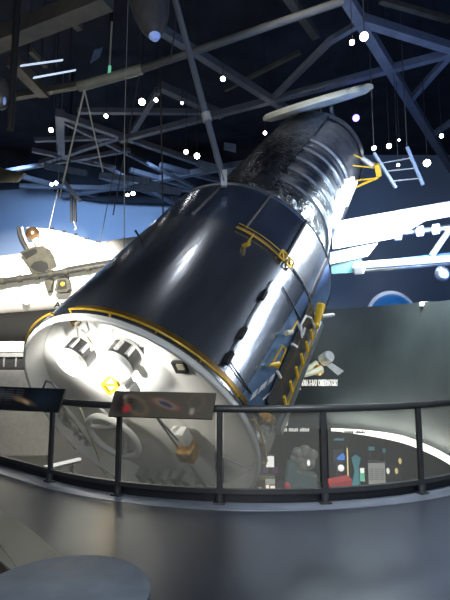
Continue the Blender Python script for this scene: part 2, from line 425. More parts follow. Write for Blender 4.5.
# gold handrails round the far end of the shroud
t0, t1 = on_cyl(238, 226, R)[0], on_cyl(283, 258, R)[0]
for dl, nm in ((0, 'handrail'), (.16, 'handrail')):
    h = ringrail(t0, t1, L1-.12+dl, R+.05, .011, nm, M['gold'])
part(MB().path([cy(t0+(t1-t0)*i/20, L1-.04, R+.015) for i in range(21)], .03, 6), 'rail_band', M['brown'])
ts = on_cyl(253, 236, R)
part(MB().path([cy(ts[0], L1-.1, R+.07), cy(ts[0], L1-.35, R+.1), cy(on_cyl(245, 247, R)[0], on_cyl(245, 247, R)[1], R+.08)], .016), 'stay', M['gold'])
p = cy(*on_cyl(244.5, 248, R), R+.08)
part(MB().sphere(p, .075, 12, (.6, 1.3, .7)), 'knob', M['gold'])
for x, y in ((281, 257), (288, 264)):
    t, L = on_cyl(x, y, R)
    fr = MB()
    q = [cy(t-.03, L-.12, R+.06), cy(t+.03, L-.12, R+.06), cy(t+.03, L+.12, R+.06), cy(t-.03, L+.12, R+.06)]
    for i in range(4): fr.bar(q[i], q[(i+1) % 4], .03)
    fr.bar(q[0], q[2], .03)
    part(fr, 'gold_bracket', M['gold'])
ringrail(on_cyl(289, 267, R)[0], on_cyl(313, 306, R)[0], L1, R+.03, .018, 'joint_ring', M['silverplain'])
# equipment section: dark bays with silver bay doors on the right
part(MB().lathe([(R-.005, L1), (R-.005, L2-.02), (R-.05, L2), (RS, L2+.02)], 128), 'equipment_section', M['film2'])
b0 = on_cyl(285, 256, R); b1 = on_cyl(306, 223, R)
td = (b0[0]+b1[0])/2
dk = on_cyl(300, 285, R)[0]
skin('bay_door', M['silver'], [(td, L1+.03), (td-.42, L1+.03), (td-.42, L2-.04), (td, L2-.04)], R+.012)
skin('bay_door', M['silverblue'], [(td-.45, L1+.03), (td-.85, L1+.03), (td-.85, L2-.04), (td-.45, L2-.04)], R+.012)
for tt in (td, td-.435, td+.42, td+.9):
    part(MB().bar(cy(tt, L1, R+.02), cy(tt, L2-.03, R+.02), .05), 'bay_frame', M['darkgrey'])
ringrail(td-1.1, td+1.3, L2-.02, R, .035, 'section_ring', M['band'])
# forward shell and light shield in crinkled foil with ring bands
prof = []
zz = L2
while zz < L3-.1:
    prof.append((RS+random.uniform(-.02, .02), zz)); zz += .35
prof = [(R-.25, L2), (RS+.18, L2+.25), (RS+.05, L2+.55)] + prof[2:]
LM = L2+(L3-L2)*.60
lo = [q for q in prof if q[1] <= LM]; hi = [q for q in prof if q[1] >= LM]
part(MB().lathe(lo+[(RS, LM)], 96), 'forward_shell', M['crinkle'])
part(MB().lathe([(RS-.05, LM)]+[(RS-.05, q[1]) for q in hi]+[(RS-.05, L3), (RS-.12, L3), (RS-.12, LM+.5), (.01, LM+.5)], 96), 'light_shield', M['shade'])
part(MB().lathe([(RS+.015, L3-.35), (RS+.03, L3), (RS-.1, L3+.02)], 96), 'aperture_rim', M['shade'])
# crumpled foil collar behind the equipment section
mb = MB(); n = 110
for j, (rad, z) in enumerate(((RS+.10, L2+.02), (RS+.30, L2+.18), (RS+.14, L2+.5), (RS+.22, L2+.75), (RS+.02, L2+.95))):
    pass
ring = []
for j in range(9):
    row = []
    for i in range(n):
        t = 2*PI*i/n; z = L2+.02+.13*j
        row.append(cy(t, z+random.uniform(-.04, .04), RS+.22-.02*j+random.uniform(-.09, .10)))
    ring.append(row)
vs = [v for r_ in ring for v in r_]; fs = [(j*n+i, (j+1)*n+i, (j+1)*n+(i+1) % n, j*n+(i+1) % n) for j in range(8) for i in range(n)]
mb.add(vs, fs); part(mb, 'foil_collar', M['crinkleb'], smooth=0)
for f_ in (.26, .36, .46, .56, .66):
    z = L2+(L3-L2)*f_
    part(MB().lathe([(RS-.02, z-.16), (RS+.05, z-.13), (RS+.07, z), (RS+.05, z+.13), (RS-.02, z+.16)], 80, t0=-1.7, t1=1.05), 'ring_band', M['band'])
# upper foil blanket over the top of the shell
mb = MB(); row = []; n = 26; m_ = 22
vs = []
for j in range(m_+1):
    for i in range(n+1):
        t = 1.0+1.5*i/n; z = L2+.3+(L3-L2-.5)*j/m_
        vs.append(cy(t, z+random.uniform(-.06, .06), RS+.06+random.uniform(-.035, .05)))
fs = [(j*(n+1)+i, (j+1)*(n+1)+i, (j+1)*(n+1)+i+1, j*(n+1)+i+1) for j in range(m_) for i in range(n)]
mb.add(vs, fs); part(mb, 'foil_blanket', M['crinkle'], smooth=60)
# aperture door, open and seen nearly edge on
doorc = TI @ P(311, 107, 15.9)
dv0 = TI @ P(262, 119, 14.9); dv1 = TI @ P(366, 91, 16.3)
dx = (dv1-dv0); dr = dx.length/2*.86; dx.normalize(); dc = (dv0+dv1)/2
# normal of the door: tilted so that only a sliver of its underside shows
view = (TI.to_3x3() @ (P(311, 107, 15.5)-EYE)).normalized()
nn = dx.cross(view).normalized()                      # perpendicular to sight line and long side -> pure edge on
dn = (nn*math.cos(.05) + view*math.sin(.05)).normalized()
dy = dn.cross(dx).normalized()
mt = Matrix((dx, dy, dn)).transposed()
dr2 = dr*.98
door = part(MB().lathe([(.01, -.16), (dr2-.25, -.13), (dr2, -.03), (dr2, .08), (dr2-.1, .15), (.01, .19)], 64, Rm=mt, o=dc), 'aperture_door', M['door'])
part(MB().box(TI @ P(330, 99, 15.3), (.22, .12, .1)), 'latch', M['grey'], door)
hp = TI @ P(296, 121, 15.2); hq = cy(1.35, L3-.1, RS)
for q in ((TI @ P(292, 115, 15.4), TI @ P(290, 135, 15.6)), (TI @ P(318, 108, 15.8), TI @ P(325, 122, 16)), (TI @ P(331, 104, 15.9), TI @ P(333, 118, 16.2))):
    part(MB().bar(q[0], q[1], .12), 'hinge_arm', M['crinkleb'])
# gold strut bracket sticking out at the aperture end (antenna mount)
blk = TI @ P(378, 170, 14.9)
br = part(MB().box(blk, (.42, .15, .2)), 'antenna_mount', M['gold'])
for (x, y, Y), (x2, y2) in (((344, 182, 14.4), (377, 178)), ((350, 190, 14.3), (378, 178)), ((348, 165, 14.6), (376, 168)), ((354, 155, 14.7), (377, 165)), ((340, 195, 14.3), (370, 180))):
    part(MB().tube(TI @ P(x, y, Y), TI @ P(x2, y2, 14.9), .026), 'strut', M['gold'], br)
part(MB().tube(TI @ P(362, 158, 14.8), TI @ P(373, 166, 14.8), .085), 'antenna_boom', M['grey'])
# white bars down the right edge of the shell
for (a, b) in (((352, 178), (338, 216)), ((347, 180), (333, 228)), ((341, 190), (334, 222)), ((355, 182), (345, 205))):
    part(MB().bar(sfc(a[0], a[1], .10, RS), sfc(b[0], b[1], .10, RS), .17, .10), 'side_bar', M['white'])
# solar wing: the big pale sheet and the lower edge-on array
W0 = [(333, 223, 13.0), (392, 213, 13.8), (500, 193, 15.2), (500, 208, 14.6), (425, 221, 13.7), (396, 238, 13.2), (333, 249, 12.6)]
wing = part(MB().prism([TI @ P(*q) for q in W0], TI.to_3x3() @ Vector((0, .08, .05))), 'solar_wing', M['solar'], smooth=0)
part(MB().prism([TI @ P(x, y, 12.9) for x, y in ((330, 252), (378, 243), (368, 256), (330, 264))], TI.to_3x3() @ Vector((0, .08, 0))), 'wing_root_panel', M['solar'], smooth=0)
part(MB().prism([TI @ P(x, y, 13.0) for x, y in ((332, 262), (362, 257), (362, 272), (330, 274))], TI.to_3x3() @ Vector((0, .08, 0))), 'array_root_plate', M['teal'], smooth=0)
lo0 = P(360, 265, 12.9); lo1 = P(500, 255, 14.6)
lower = part(MB().bar(TI @ lo0, TI @ lo1, .12, .16), 'solar_boom', M['solar'])
part(MB().prism([TI @ P(*q) for q in ((364, 262, 13.0), (500, 247, 14.9), (500, 254, 14.6), (364, 266, 12.95))], TI.to_3x3() @ Vector((0, .06, .0))), 'array_sheet', M['tealblue'], smooth=0)
part(MB().bar(TI @ P(362, 271, 12.8), TI @ P(500, 260, 14.4), .06), 'boom_rod', M['silverplain'])
part(MB().box(TI @ P(359, 268, 12.85), (.3, .3, .3)), 'boom_clamp', M['solar'], bevel=.05)
part(MB().bar(TI @ P(432, 255, 13.7), TI @ P(452, 226, 13.9), .13), 'boom_strut', M['grey'])
part(MB().path([TI @ P(x, y, 13.9) for x, y in ((400, 233), (420, 231), (450, 227), (490, 221))], .09), 'spar', M['silverplain'])
for x, y in ((398, 235), (420, 231), (436, 229)):
    part(MB().box(TI @ P(x, y, 13.8), (.22, .22, .32)), 'spar_clamp', M['solar'], bevel=.03)
part(MB().sphere(TI @ P(442, 274, 13.4), .26, 14, (1, .8, .7)), 'boom_dish', M['silverplain'])  # silver blob modelling the dish, gives no light
# ladder-like rail with yellow rungs along the silhouette
lad = [(278, 398), (289, 376), (301, 348), (313, 322)]
o1 = [cy(on_cyl(x, y, R)[0], on_cyl(x, y, R)[1], R+.10) for x, y in lad]
ra = on_cyl(281, 385, R); rb = on_cyl(308, 322, R)
tl_ = (ra[0]+rb[0])/2
def lp(L, dt, r): return cy(tl_+dt, L, r)
La, Lb = .9, L1-.15
ladder = part(MB().bar(lp(La, -.10, R+.14), lp(Lb, -.10, R+.14), .022), 'ladder_rail', M['gold'])
part(MB().bar(lp(La, .10, R+.12), lp(Lb, .10, R+.12), .022), 'ladder_rail', M['brown'])
part(MB().bar(lp(La-.3, -.17, R+.10), lp(Lb+.3, -.17, R+.10), .13), 'edge_beam', M['silverplain'])
for i in range(6):
    L = La+.1+(Lb-La-.2)*i/6
    part(MB().bar(lp(L, -.10, R+.13), lp(L, .0, R+.13), .035, .06), 'rung', M['yellow'])
skin('ladder_plate', M['darkgrey'], [(tl_+.13, La-.3), (tl_-.16, La-.3), (tl_-.16, Lb+.1), (tl_+.13, Lb+.1)], R+.05)
# yellow grapple block with silver pin, lamp, frame
gp = sfc(318, 313, .14)
yb = part(MB().frustum(sfc(316, 326, .14), sfc(321, 305, .14), .06, .10, 12), 'grapple_block', M['yellow'], bevel=.02)
part(MB().sphere(sfc(316, 326, .14), .075, 10), 'grapple_foot', M['yellow'])
part(MB().tube(sfc(321, 317, .14), sfc(333, 315, .14), .05), 'grapple_pin', M['grey'], yb)
part(MB().path([sfc(x, y, .14) for x, y in ((302, 338), (301, 325), (306, 316), (311, 318), (316, 330))], .022), 'white_clamp', M['white'])
part(MB().path([sfc(x, y, .14) for x, y in ((297, 322), (303, 335), (305, 328))], .022), 'white_clamp', M['white'])
part(MB().frustum(sfc(286, 333, .14), sfc(292, 332, .14), .05, .04, 12), 'lamp_head', M['cream'])
part(MB().tube(sfc(292, 331, .14), sfc(297, 321, .14), .02), 'lamp_arm', M['gold'])
fr = MB(); q = [sfc(x, y, .14) for x, y in ((272, 364), (282, 346), (286, 349), (278, 368))]
for i in range(4): fr.bar(q[i], q[(i+1) % 4], .025)
part(fr, 'yellow_frame', M['gold'])
part(MB().frustum(sfc(270, 365, .14), sfc(278, 364, .14), .025, .05, 12), 'yellow_cap', M['yellow'])
part(MB().bar(sfc(277, 371, .14), sfc(281, 378, .14), .035), 'frame_foot', M['white'])
part(MB().bar(sfc(292, 344, .14), sfc(297, 347, .14), .04), 'frame_foot', M['white'])
# reflection of wall lettering painted as pale strokes on the flank
def reflected_strokes(n_, x0, y0, dx_, dy_, hx, hy, skip):
    mb = MB()
    for i in range(n_):
        if i in skip: continue
        x = x0+dx_*i; y = y0+dy_*i
        q = [cy(*on_cyl(a, b, R), R+.02) for a, b in ((x, y), (x+dx_*.68, y+dy_*.68), (x+dx_*.68+hx, y+dy_*.68-hy), (x+hx, y-hy))]
        mb.add(q, [(0, 1, 2, 3)])
    part(mb, 'flank_text_reflection', M['white'], smooth=0)
reflected_strokes(12, 249, 401, 1.9, -1.75, 3.2, 8., (3, 8))
reflected_strokes(6, 261, 401, 1.7, -1.5, 1., 3., ())
# lower end fittings seen through the railing glass
def bp(px, py, z): return on_plane(px, py, z)
part(MB().path([bp(262, 412, .4), bp(266, 418, .35), bp(270, 420, .5)], .1), 'gold_wrap', M['goldfoil'])
part(MB().path([TI @ P(x, y, 7.9) for x, y in ((275, 400), (267, 416), (261, 432), (262, 446), (265, 462))], .055), 'edge_tube', M['silverplain'])
part(MB().path([TI @ P(x, y, 7.9) for x, y in ((279, 398), (271, 415), (266, 430), (265, 446))], .05), 'edge_tube', M['silver'])
part(MB().path([TI @ P(x, y, 7.85) for x, y in ((264, 420), (266, 440), (263, 455))], .02), 'edge_wire', M['gold'])
# bulkhead equipment: two white-capped barrels with dark sides
def barrel(px, py, rr, zf):
    c0 = on_plane(px, py, zf); x, y = c0.x, c0.y
    b = part(MB().lathe([(rr, zf), (rr, .34)], 40, o=(x, y, 0)), 'sensor_barrel', M['darkgrey'])
    part(MB().lathe([(rr*1.03, zf+.03), (rr*1.03, zf-.02), (rr*.94, zf-.08), (rr*.6, zf-.13), (rr*.25, zf-.15), (.005, zf-.152)], 40, o=(x, y, 0)), 'white_cap', M['white'], b)
    part(MB().lathe([(rr*1.02, zf+.30), (rr*1.03, zf+.36)], 40, o=(x, y, 0)), 'collar', M['silverplain'], b)
    for t in (.55, 1.25):
        v = Vector((math.sin(t), math.cos(t), 0))*rr*1.02+Vector((x, y, 0))
        part(MB().bar(v+Vector((0, 0, zf+.08)), v+Vector((0, 0, zf+.28)), .06), 'clip', M['silverplain'], b)
    return b
barrel(72, 362, .265, -.03); barrel(116, 366, .275, -.03)
# thin hoop and wires at top of bulkhead
part(MB().path([on_plane(x, y, .1) for x, y in ((78, 336), (76, 324), (80, 320), (86, 322), (89, 330), (86, 333), (81, 330))], .022), 'hoop', M['grey'])
part(MB().path([on_plane(x, y, .1) for x, y in ((80, 334), (87, 337), (91, 343), (92, 350))], .025), 'hoop', M['cream'])
part(MB().box(on_plane(76, 322, .15), (.1, .13, .1)), 'hook', M['brown'])
part(MB().path([on_plane(x, y, .0) for x, y in ((42, 391), (46, 381), (52, 383), (57, 388))], .018), 'wire_loop', M['darkgrey'])
# gold antenna frame and grey boxes right of it
fr = MB(); q = [on_plane(x, y, -.15) for x, y in ((102, 384), (112, 375), (118, 386), (110, 394))]
for i in range(4): fr.bar(q[i], q[(i+1) % 4], .05)
fr.bar(q[0], q[2], .03)
part(fr, 'gold_frame', M['yellow'])
for x, y, a, b in ((125, 384, .16, .2), (132, 390, .2, .14), (121, 391, .14, .14)):
    part(MB().box(on_plane(x, y, .0), (a, b, .22)), 'equipment_box', M['grey'], bevel=.02)
part(MB().box(on_plane(180, 367, .30), (.22, .22, .06)), 'target_plate', M['darkgrey'])
part(MB().box(on_plane(180.5, 367, .26), (.10, .12, .03)), 'target_mark', M['cream'])
# capture ring with spokes
cr = on_plane(113, 437, 0.)
ptsr = []
for i in range(48):
    t = 2*PI*i/48; ptsr.append(cr+Vector((.55*math.sin(t), .55*math.cos(t), 0)))
ringo = part(MB().path(ptsr, .06, 10, True), 'capture_ring', M['white'])
for t in (.5, 2.6, 4.7):
    part(MB().path([cr+Vector((.49*math.sin(t), .49*math.cos(t), 0)), cr+Vector((.22*math.sin(t+.3), .25*math.cos(t+.3), .15)), cr+Vector((.05, .05, .3))], .05), 'spoke', M['grey'], ringo)
part(MB().lathe([(.18, 0), (.16, -.08), (.06, -.1)], 24, o=cr+Vector((0, 0, .32))), 'hub', M['grey'], ringo)
for a_, b_, m_ in (((80, 408), (105, 474), 'cream'), ((153, 412), (207, 489), 'silverplain'), ((150, 410), (178, 440), 'silverplain'), ((97, 405), (118, 424), 'silverplain'), ((220, 456), (252, 470), 'grey')):
    part(MB().tube(on_plane(*a_, .05), on_plane(*b_, .05), .022), 'stay_rod', M[m_])
part(MB().box(on_plane(188, 452, .1), (.26, .32, .3)), 'gold_box', M['goldfoil'], bevel=.03)
part(MB().box(on_plane(181, 436, .15), (.3, .3, .2)), 'white_box', M['white'], bevel=.02)
for x, y in ((143, 474), (155, 477), (167, 478), (178, 477), (189, 480)):
    part(MB().box(on_plane(x, y, .15), (.24, .16, .25)), 'equipment_box', M['silverplain'], bevel=.02)
mb = MB(); n = 12; m_ = 8; vs = []
for j in range(m_+1):
    for i in range(n+1):
        a0 = Vector((48, 412, 0)).lerp(Vector((76, 452, 0)), i/n); a1 = Vector((62, 404, 0)).lerp(Vector((92, 446, 0)), i/n)
        q = a0.lerp(a1, j/m_); vs.append(on_plane(q.x, q.y, .12+random.uniform(-.07, .07)))
fs = [(j*(n+1)+i, (j+1)*(n+1)+i, (j+1)*(n+1)+i+1, j*(n+1)+i+1) for j in range(m_) for i in range(n)]
mb.add(vs, fs); part(mb, 'foil_bundle', M['crinkleb'], smooth=0)

# ---------------------------------------------------------------- suspension of the telescope
def wire(name, label, a, b, r, m, cat='cable', group=None):
    o = rebase(MB().tube(a, b, r, 8).build(name, m)); return tag(o, label, cat, group)
top = TM @ cy(2.0, L2-.3, R)
hitch = TM @ sfc(224, 182, .22)
up0 = P(172, -12, 9.5)
rod = thing('suspension_strut', 'dark ribbed steel strut running down from the roof to the top of the telescope', 'strut', loc=tuple(hitch))
MB().tube(up0, hitch, .07, 12).build('strut_tube', M['steel'], rod)
MB().tube(hitch+(up0-hitch)*.34, hitch+(up0-hitch)*.30, .10, 12).build('turnbuckle', M['grey'], rod)
MB().bar(hitch+Vector((0, 0, -.1)), hitch+Vector((0, 0, .25)), .13).build('shackle', M['grey'], rod)
for (x, y) in ((174, 202), (138, 236)):
    t, L = on_cyl(x+3, y+4, R)
    pp = TM @ cy(t, L, R)
    b = part(MB().bar(cy(t, L, R-.05), cy(t, L, R+.22), .03), 'lifting_lug', M['darkgrey'])

# ---------------------------------------------------------------- guard railing
rl = thing('guard_railing', 'dark curved metal guard railing with hazy glass panels round the balcony opening', 'railing', loc=tuple(arc(270, RR)))
post_px = [(45, 483), (123, 493), (220, 503), (328, 506), (420, 493)]
pd = []
for x, y in post_px:
    q = PZ(x, y, 0); pd.append(math.degrees(math.atan2(q.y-CY, q.x-CX)) % 360)
pd = [pd[0]-26] + pd + [pd[-1]+16]
HR = 1.02
a0, a1 = pd[0]-6, pd[-1]+6
n = 110
top_pts = [arc(a0+(a1-a0)*i/n, RR)+Vector((0, 0, HR)) for i in range(n+1)]
MB().path(top_pts, .042, 12).build('top_rail', M['rail'], rl)
mb = MB(); Z0, Z1 = .115, .165
mb.strip([arc(a0+(a1-a0)*i/n, RR-.025)+Vector((0, 0, Z0)) for i in range(n+1)], [arc(a0+(a1-a0)*i/n, RR-.025)+Vector((0, 0, Z1)) for i in range(n+1)])
mb.strip([arc(a0+(a1-a0)*i/n, RR+.025)+Vector((0, 0, Z0)) for i in range(n+1)], [arc(a0+(a1-a0)*i/n, RR+.025)+Vector((0, 0, Z1)) for i in range(n+1)])
mb.strip([arc(a0+(a1-a0)*i/n, RR-.025)+Vector((0, 0, Z1)) for i in range(n+1)], [arc(a0+(a1-a0)*i/n, RR+.025)+Vector((0, 0, Z1)) for i in range(n+1)])
mb.strip([arc(a0+(a1-a0)*i/n, RR-.025)+Vector((0, 0, Z0)) for i in range(n+1)], [arc(a0+(a1-a0)*i/n, RR+.025)+Vector((0, 0, Z0)) for i in range(n+1)])
mb.build('bottom_rail', M['rail'], rl)
for d in pd:
    b = arc(d, RR); rad = (b-Vector((CX, CY, 0))).normalized(); Rz = Matrix.Rotation(math.radians(d), 3, 'Z')
    po = MB().box(b+Vector((0, 0, HR/2)), (.05, .062, HR-.02), Rz).build('post', M['rail'], rl, smooth=0, bevel=.008)
    MB().box(b+Vector((0, 0, .012)), (.11, .13, .024), Rz).build('base_plate', M['rail'], po, smooth=0, bevel=.006)
    MB().tube(b+Vector((0, 0, .02)), b+Vector((0, 0, .11)), .042, 12).build('post_sleeve', M['rail'], po)
for i in range(len(pd)-1):
    g0, g1 = pd[i]+.65, pd[i+1]-.65
    mb = MB(); m_ = 10
    mb.strip([arc(g0+(g1-g0)*j/m_, RR)+Vector((0, 0, Z1)) for j in range(m_+1)], [arc(g0+(g1-g0)*j/m_, RR)+Vector((0, 0, HR-.04)) for j in range(m_+1)])
    mb.build('glass_panel', GLASS, rl)

# ---------------------------------------------------------------- information panels on the rail
def board(name, label, quad, m, br):
    """tilted reading board fixed to the top rail; quad = four photo corners with depth (TL,TR,BR,BL)"""
    c = [P(*q) for q in quad]; nrm_ = (c[1]-c[0]).cross(c[3]-c[0]).normalized()
    if nrm_.y > 0: nrm_ = -nrm_
    mid = sum(c, Vector())/4
    t = thing(name, label, 'picture board', loc=tuple(mid))
    mb = MB().prism(c, -nrm_*.03); bo = mb.build('board', M['black'], t, smooth=0)
    face = MB().add([v+nrm_*.002 for v in c], [(0, 1, 2, 3)]).build('printed_face', m, t, smooth=0)
    uvl = face.data.uv_layers.new(name='UVMap')
    uvs = {0: (0, 1), 1: (1, 1), 2: (1, 0), 3: (0, 0)}
    for lo_ in face.data.loops: uvl.data[lo_.index].uv = uvs[lo_.vertex_index]
    for q in br:
        o = P(*q); MB().bar(o, o-nrm_*.10+Vector((0, 0, -.03)), .05).build('bracket', M['rail'], t)
    return t, c, nrm_
mL = spots_mat('dark_galaxy_print', (.010, .011, .015), [
    (.72, .42, .07, .28, .4, 0, (.40, .24, .10), 1.2), (.55, .65, .14, .30, .3, 0, (.10, .09, .10), .9), (.86, .5, .14, .6, 0, 0, (.02, .03, .05), 1.), (.75, .34, .03, .14, .2, 0, (.7, .5, .3), 1.)])
tL, cL, nL = board('picture_board', 'black picture board with text and a small orange galaxy, at left end of the railing', [(-62, 384, 5.95), (65, 389, 5.50), (58, 412, 5.36), (-70, 406, 5.81)], mL, [(30, 398, 5.6), (-30, 396, 5.8)])
mb = MB()
ux = (cL[1]-cL[0]); uy = (cL[3]-cL[0])
for r_ in range(7):
    for b_ in range(3):
        s0 = cL[0]+ux*(.50+.075*b_)+uy*(.12+.10*r_)+nL*.006; e0 = s0+ux*.055
        mb.bar(s0, e0, .006)
mb.build('text_lines', mat('faint_print_lines', (.16, .16, .17), .6), tL, smooth=0)
mR = spots_mat('nebula_print', (.12, .10, .07), [
    (.12, .5, .16, .7, 0, 0, (.03, .022, .02), 1.4), (.25, .45, .13, .50, .2, .72, (.20, .14, .09), 1.1), (.165, .32, .055, .22, 0, 0, (.62, .05, .05), 1.5),
    (.12, .78, .03, .12, 0, 0, (.35, .28, .24), 1.),
    (.535, .52, .145, .40, .45, .0, (.26, .09, .055), 1.6), (.535, .52, .10, .30, .45, 0, (.30, .24, .17), 1.8), (.535, .52, .055, .18, .45, 0, (.06, .075, .11), 2.2),
    (.83, .62, .10, .42, 0, .7, (.16, .12, .09), .9), (.80, .26, .035, .18, 0, 0, (.50, .42, .33), 1.2)])
tR, cR, nR = board('picture_board', 'brown picture board showing three round nebulae, mounted mid railing left of center post', [(115, 391, 5.28), (216, 393, 5.08), (212, 419, 4.96), (108, 416, 5.15)], mR, [(130, 405, 5.25), (200, 407, 5.1)])

# ---------------------------------------------------------------- table and bench in the foreground
zt_ = .66
ctr = PZ(60, 592, zt_); rt = (PZ(150, 590, zt_)-PZ(60, 592, zt_)).length
tb = thing('round_table', 'round slate-grey table top in the near left corner, in front of the beige bench', 'table', loc=(ctr.x, ctr.y, 0))
MB().lathe([(.005, zt_), (rt-.01, zt_), (rt, zt_-.008), (rt, zt_-.035), (rt-.02, zt_-.045), (.005, zt_-.045)], 72, o=(ctr.x, ctr.y, 0)).build('tabletop', M['table'], tb)
MB().lathe([(rt*.62, .0), (rt*.62, .02), (rt*.2, .05), (.05, .12), (.05, zt_-.045)], 48, o=(ctr.x, ctr.y, 0)).build('pedestal', M['darkgrey'], tb)
bn = thing('curved_bench', 'beige curved bench behind the round table in the near left corner', 'bench', loc=tuple(PZ(20, 540, .0)))
zb = .38
outer = [(-60, 487), (-30, 496), (0, 510), (20, 521), (40, 537), (57, 552), (62, 557)]
inner = [(-60, 512), (-30, 524), (0, 544), (10, 557), (20, 572), (23, 579)]
mb = MB(); O = [PZ(x, y, zb) for x, y in outer]; I = [PZ(x, y, zb) for x, y in inner]
mb.strip(O, I, (0, 0, -.05)); mb.build('bench_top', M['bench'], bn, smooth=0)
O2 = [o.lerp(i, .1) for o, i in zip(O, I)]; I2 = [o.lerp(i, .9) for o, i in zip(O, I)]
mb = MB(); dz = Vector((0, 0, -zb)); 
mb.strip([o+Vector((0, 0, -.05)) for o in O2], [o+dz for o in O2]); mb.strip([o+Vector((0, 0, -.05)) for o in I2], [o+dz for o in I2]); mb.strip([o+dz for o in O2], [o+dz for o in I2])
mb.build('bench_base', M['benchin'], bn, smooth=0)

# ---------------------------------------------------------------- space shuttle at left
YS = 27.
orb = thing('space_shuttle', 'white winged spaceplane with open payload bay behind the telescope at left', 'spacecraft', loc=tuple(P(40, 330, YS)))
def loft(secs, n=36, sq=1.):
    mb = MB(); vs = []
    for x, yc, r in secs:
        c = P(x, yc, YS); rr = r*mpp(YS)
        for i in range(n):
            t = 2*PI*i/n; vs.append(c+Vector((0, rr*sq*math.cos(t), rr*math.sin(t))))
    L = len(secs)
    fs = [(j*n+i, j*n+(i+1) % n, (j+1)*n+(i+1) % n, (j+1)*n+i) for j in range(L-1) for i in range(n)]
    fs += [tuple(range(n)), tuple((L-1)*n+i for i in range(n))]
    return mb.add(vs, fs)
loft([(-70, 292, 28), (-40, 289, 29), (0, 286, 30.5), (40, 282, 31), (80, 277, 32), (170, 264, 33)]).build('fuselage', M['orb'], orb)
loft([(-70, 334, 18), (0, 331, 19), (60, 328, 20), (170, 318, 20)], sq=.9).build('belly', M['belly'], orb)
# payload bay door standing up behind
tp = [(27, 227), (45, 228.5), (60, 231), (75, 235), (90, 240), (106, 245), (124, 250)]
bt = [(33, 272), (46, 270), (60, 269), (75, 269), (90, 268), (106, 268), (126, 268)]
A_ = [P(x, y, 27.6) for x, y in tp]; B_ = [P(x, y, 26.4) for x, y in bt]
dr_ = MB().strip(A_, B_, (0, .22, 0)).build('payload_bay_door', M['orb'], orb, smooth=0)
for x, y in ((52, 228.5), (64, 231.5), (76, 234.5), (87, 238.5), (98, 242), (109, 245.5)):
    MB().box(P(x, y, 27.5), (.2, .14, .1)).build('door_latch', M['darkgrey'], dr_, smooth=0)
MB().path([P(x, y, 27.) for x, y in ((18, 227), (19.5, 234), (22, 241), (26, 248), (29, 253))], [.10, .14, .15, .15, .12], 8).build('door_edge_seal', M['darkgrey'], orb)
MB().path([P(x, y, 26.9) for x, y in ((22, 227), (23.5, 234), (26, 241), (30, 248))], .07, 8).build('door_edge_rib', M['cream'], orb)
MB().sphere(P(32.5, 233.5, 26.6), 6.8*mpp(26.6), 24).build('copper_ball', M['copper'], orb)
MB().tube(P(36, 240, 26.6), P(41, 247, 26.4), .2, 12).build('ball_mount', M['white'], orb)
# olive airlock block with near-black plates for its two shaded openings
MB().prism([P(x, y, 25.0) for x, y in ((20, 252), (33, 247), (43, 246), (51, 255), (56, 266), (49, 270), (44, 274), (38, 277), (31, 272), (26, 262))], (0, 1.6, 0)).build('airlock', M['olive'], orb, smooth=0)
for q in (((22, 253), (34, 248.5), (37, 250), (36, 253), (26, 259)), ((30, 267), (34, 262), (41, 260.5), (47, 263), (48, 268), (44, 272), (36, 271))):
    MB().prism([P(x, y, 24.96) for x, y in q], (0, .1, 0)).build('opening_plate', M['hole'], orb, smooth=0)
for q in (((70, 252), (77, 257), (82, 262), (76, 259)), ((68, 251), (73, 250), (78, 254), (73, 254))):
    MB().prism([P(x, y, 26.2) for x, y in q], (0, .3, 0)).build('bay_fitting', M['olive'], orb, smooth=0)
# robotic arm with joints
aj = [(-20, 284.5), (37, 276), (66, 271.5), (112, 263.5)]
for (a, b) in zip(aj[:-1], aj[1:]):
    MB().tube(P(*a, 24.6), P(*b, 24.6), .155, 12).build('robotic_arm', M['arm'], orb)
for x, y in ((3, 281), (20, 278.6), (37, 276), (52, 273.7), (66, 271.5), (88, 268)):
    MB().tube(P(x-1.8, y+.3, 24.6), P(x+1.8, y-.3, 24.6), .20, 12).build('arm_joint', M['olive'], orb)
MB().tube(P(66, 268.5, 24.6), P(112, 260.5, 24.6), .07, 8).build('arm_cable', M['darkgrey'], orb)
# overhead windows
MB().prism([P(x, y, 24.9) for x, y in ((44, 281), (51, 279.5), (53, 281), (50, 291), (47.5, 291.5))], (0, .5, 0)).build('window_pane', M['olive'], orb, smooth=0)
hw = MB().prism([P(x, y, 24.85) for x, y in ((57, 279), (66, 277.5), (68.5, 279.5), (69, 289), (67, 291.5), (57, 292.5), (54.5, 290.5))], (0, .5, 0)).build('window_frame', M['olive'], orb, smooth=0)
MB().prism([P(x, y, 24.82) for x, y in ((58.5, 280.5), (65.5, 279.5), (66.8, 288.5), (57, 289.8))], (0, .06, 0)).build('window_glass', M['hole'], hw, smooth=0)
MB().sphere(P(62.5, 284, 24.8), .13, 12, (1, .3, 1)).build('gold_dot', M['gold'], hw)  # gold painted dot on the window, no emission
MB().sphere(P(26, 303.5, 25.75), .17, 12, (1.4, .8, .7)).build('thruster_fairing', M['grey'], orb)
text_obj('name_lettering', 'Atlantis', .50, frame(P(54, 307.5, 25.0), (1, 0, .05), (0, .45, 1)), M['ink'], orb)
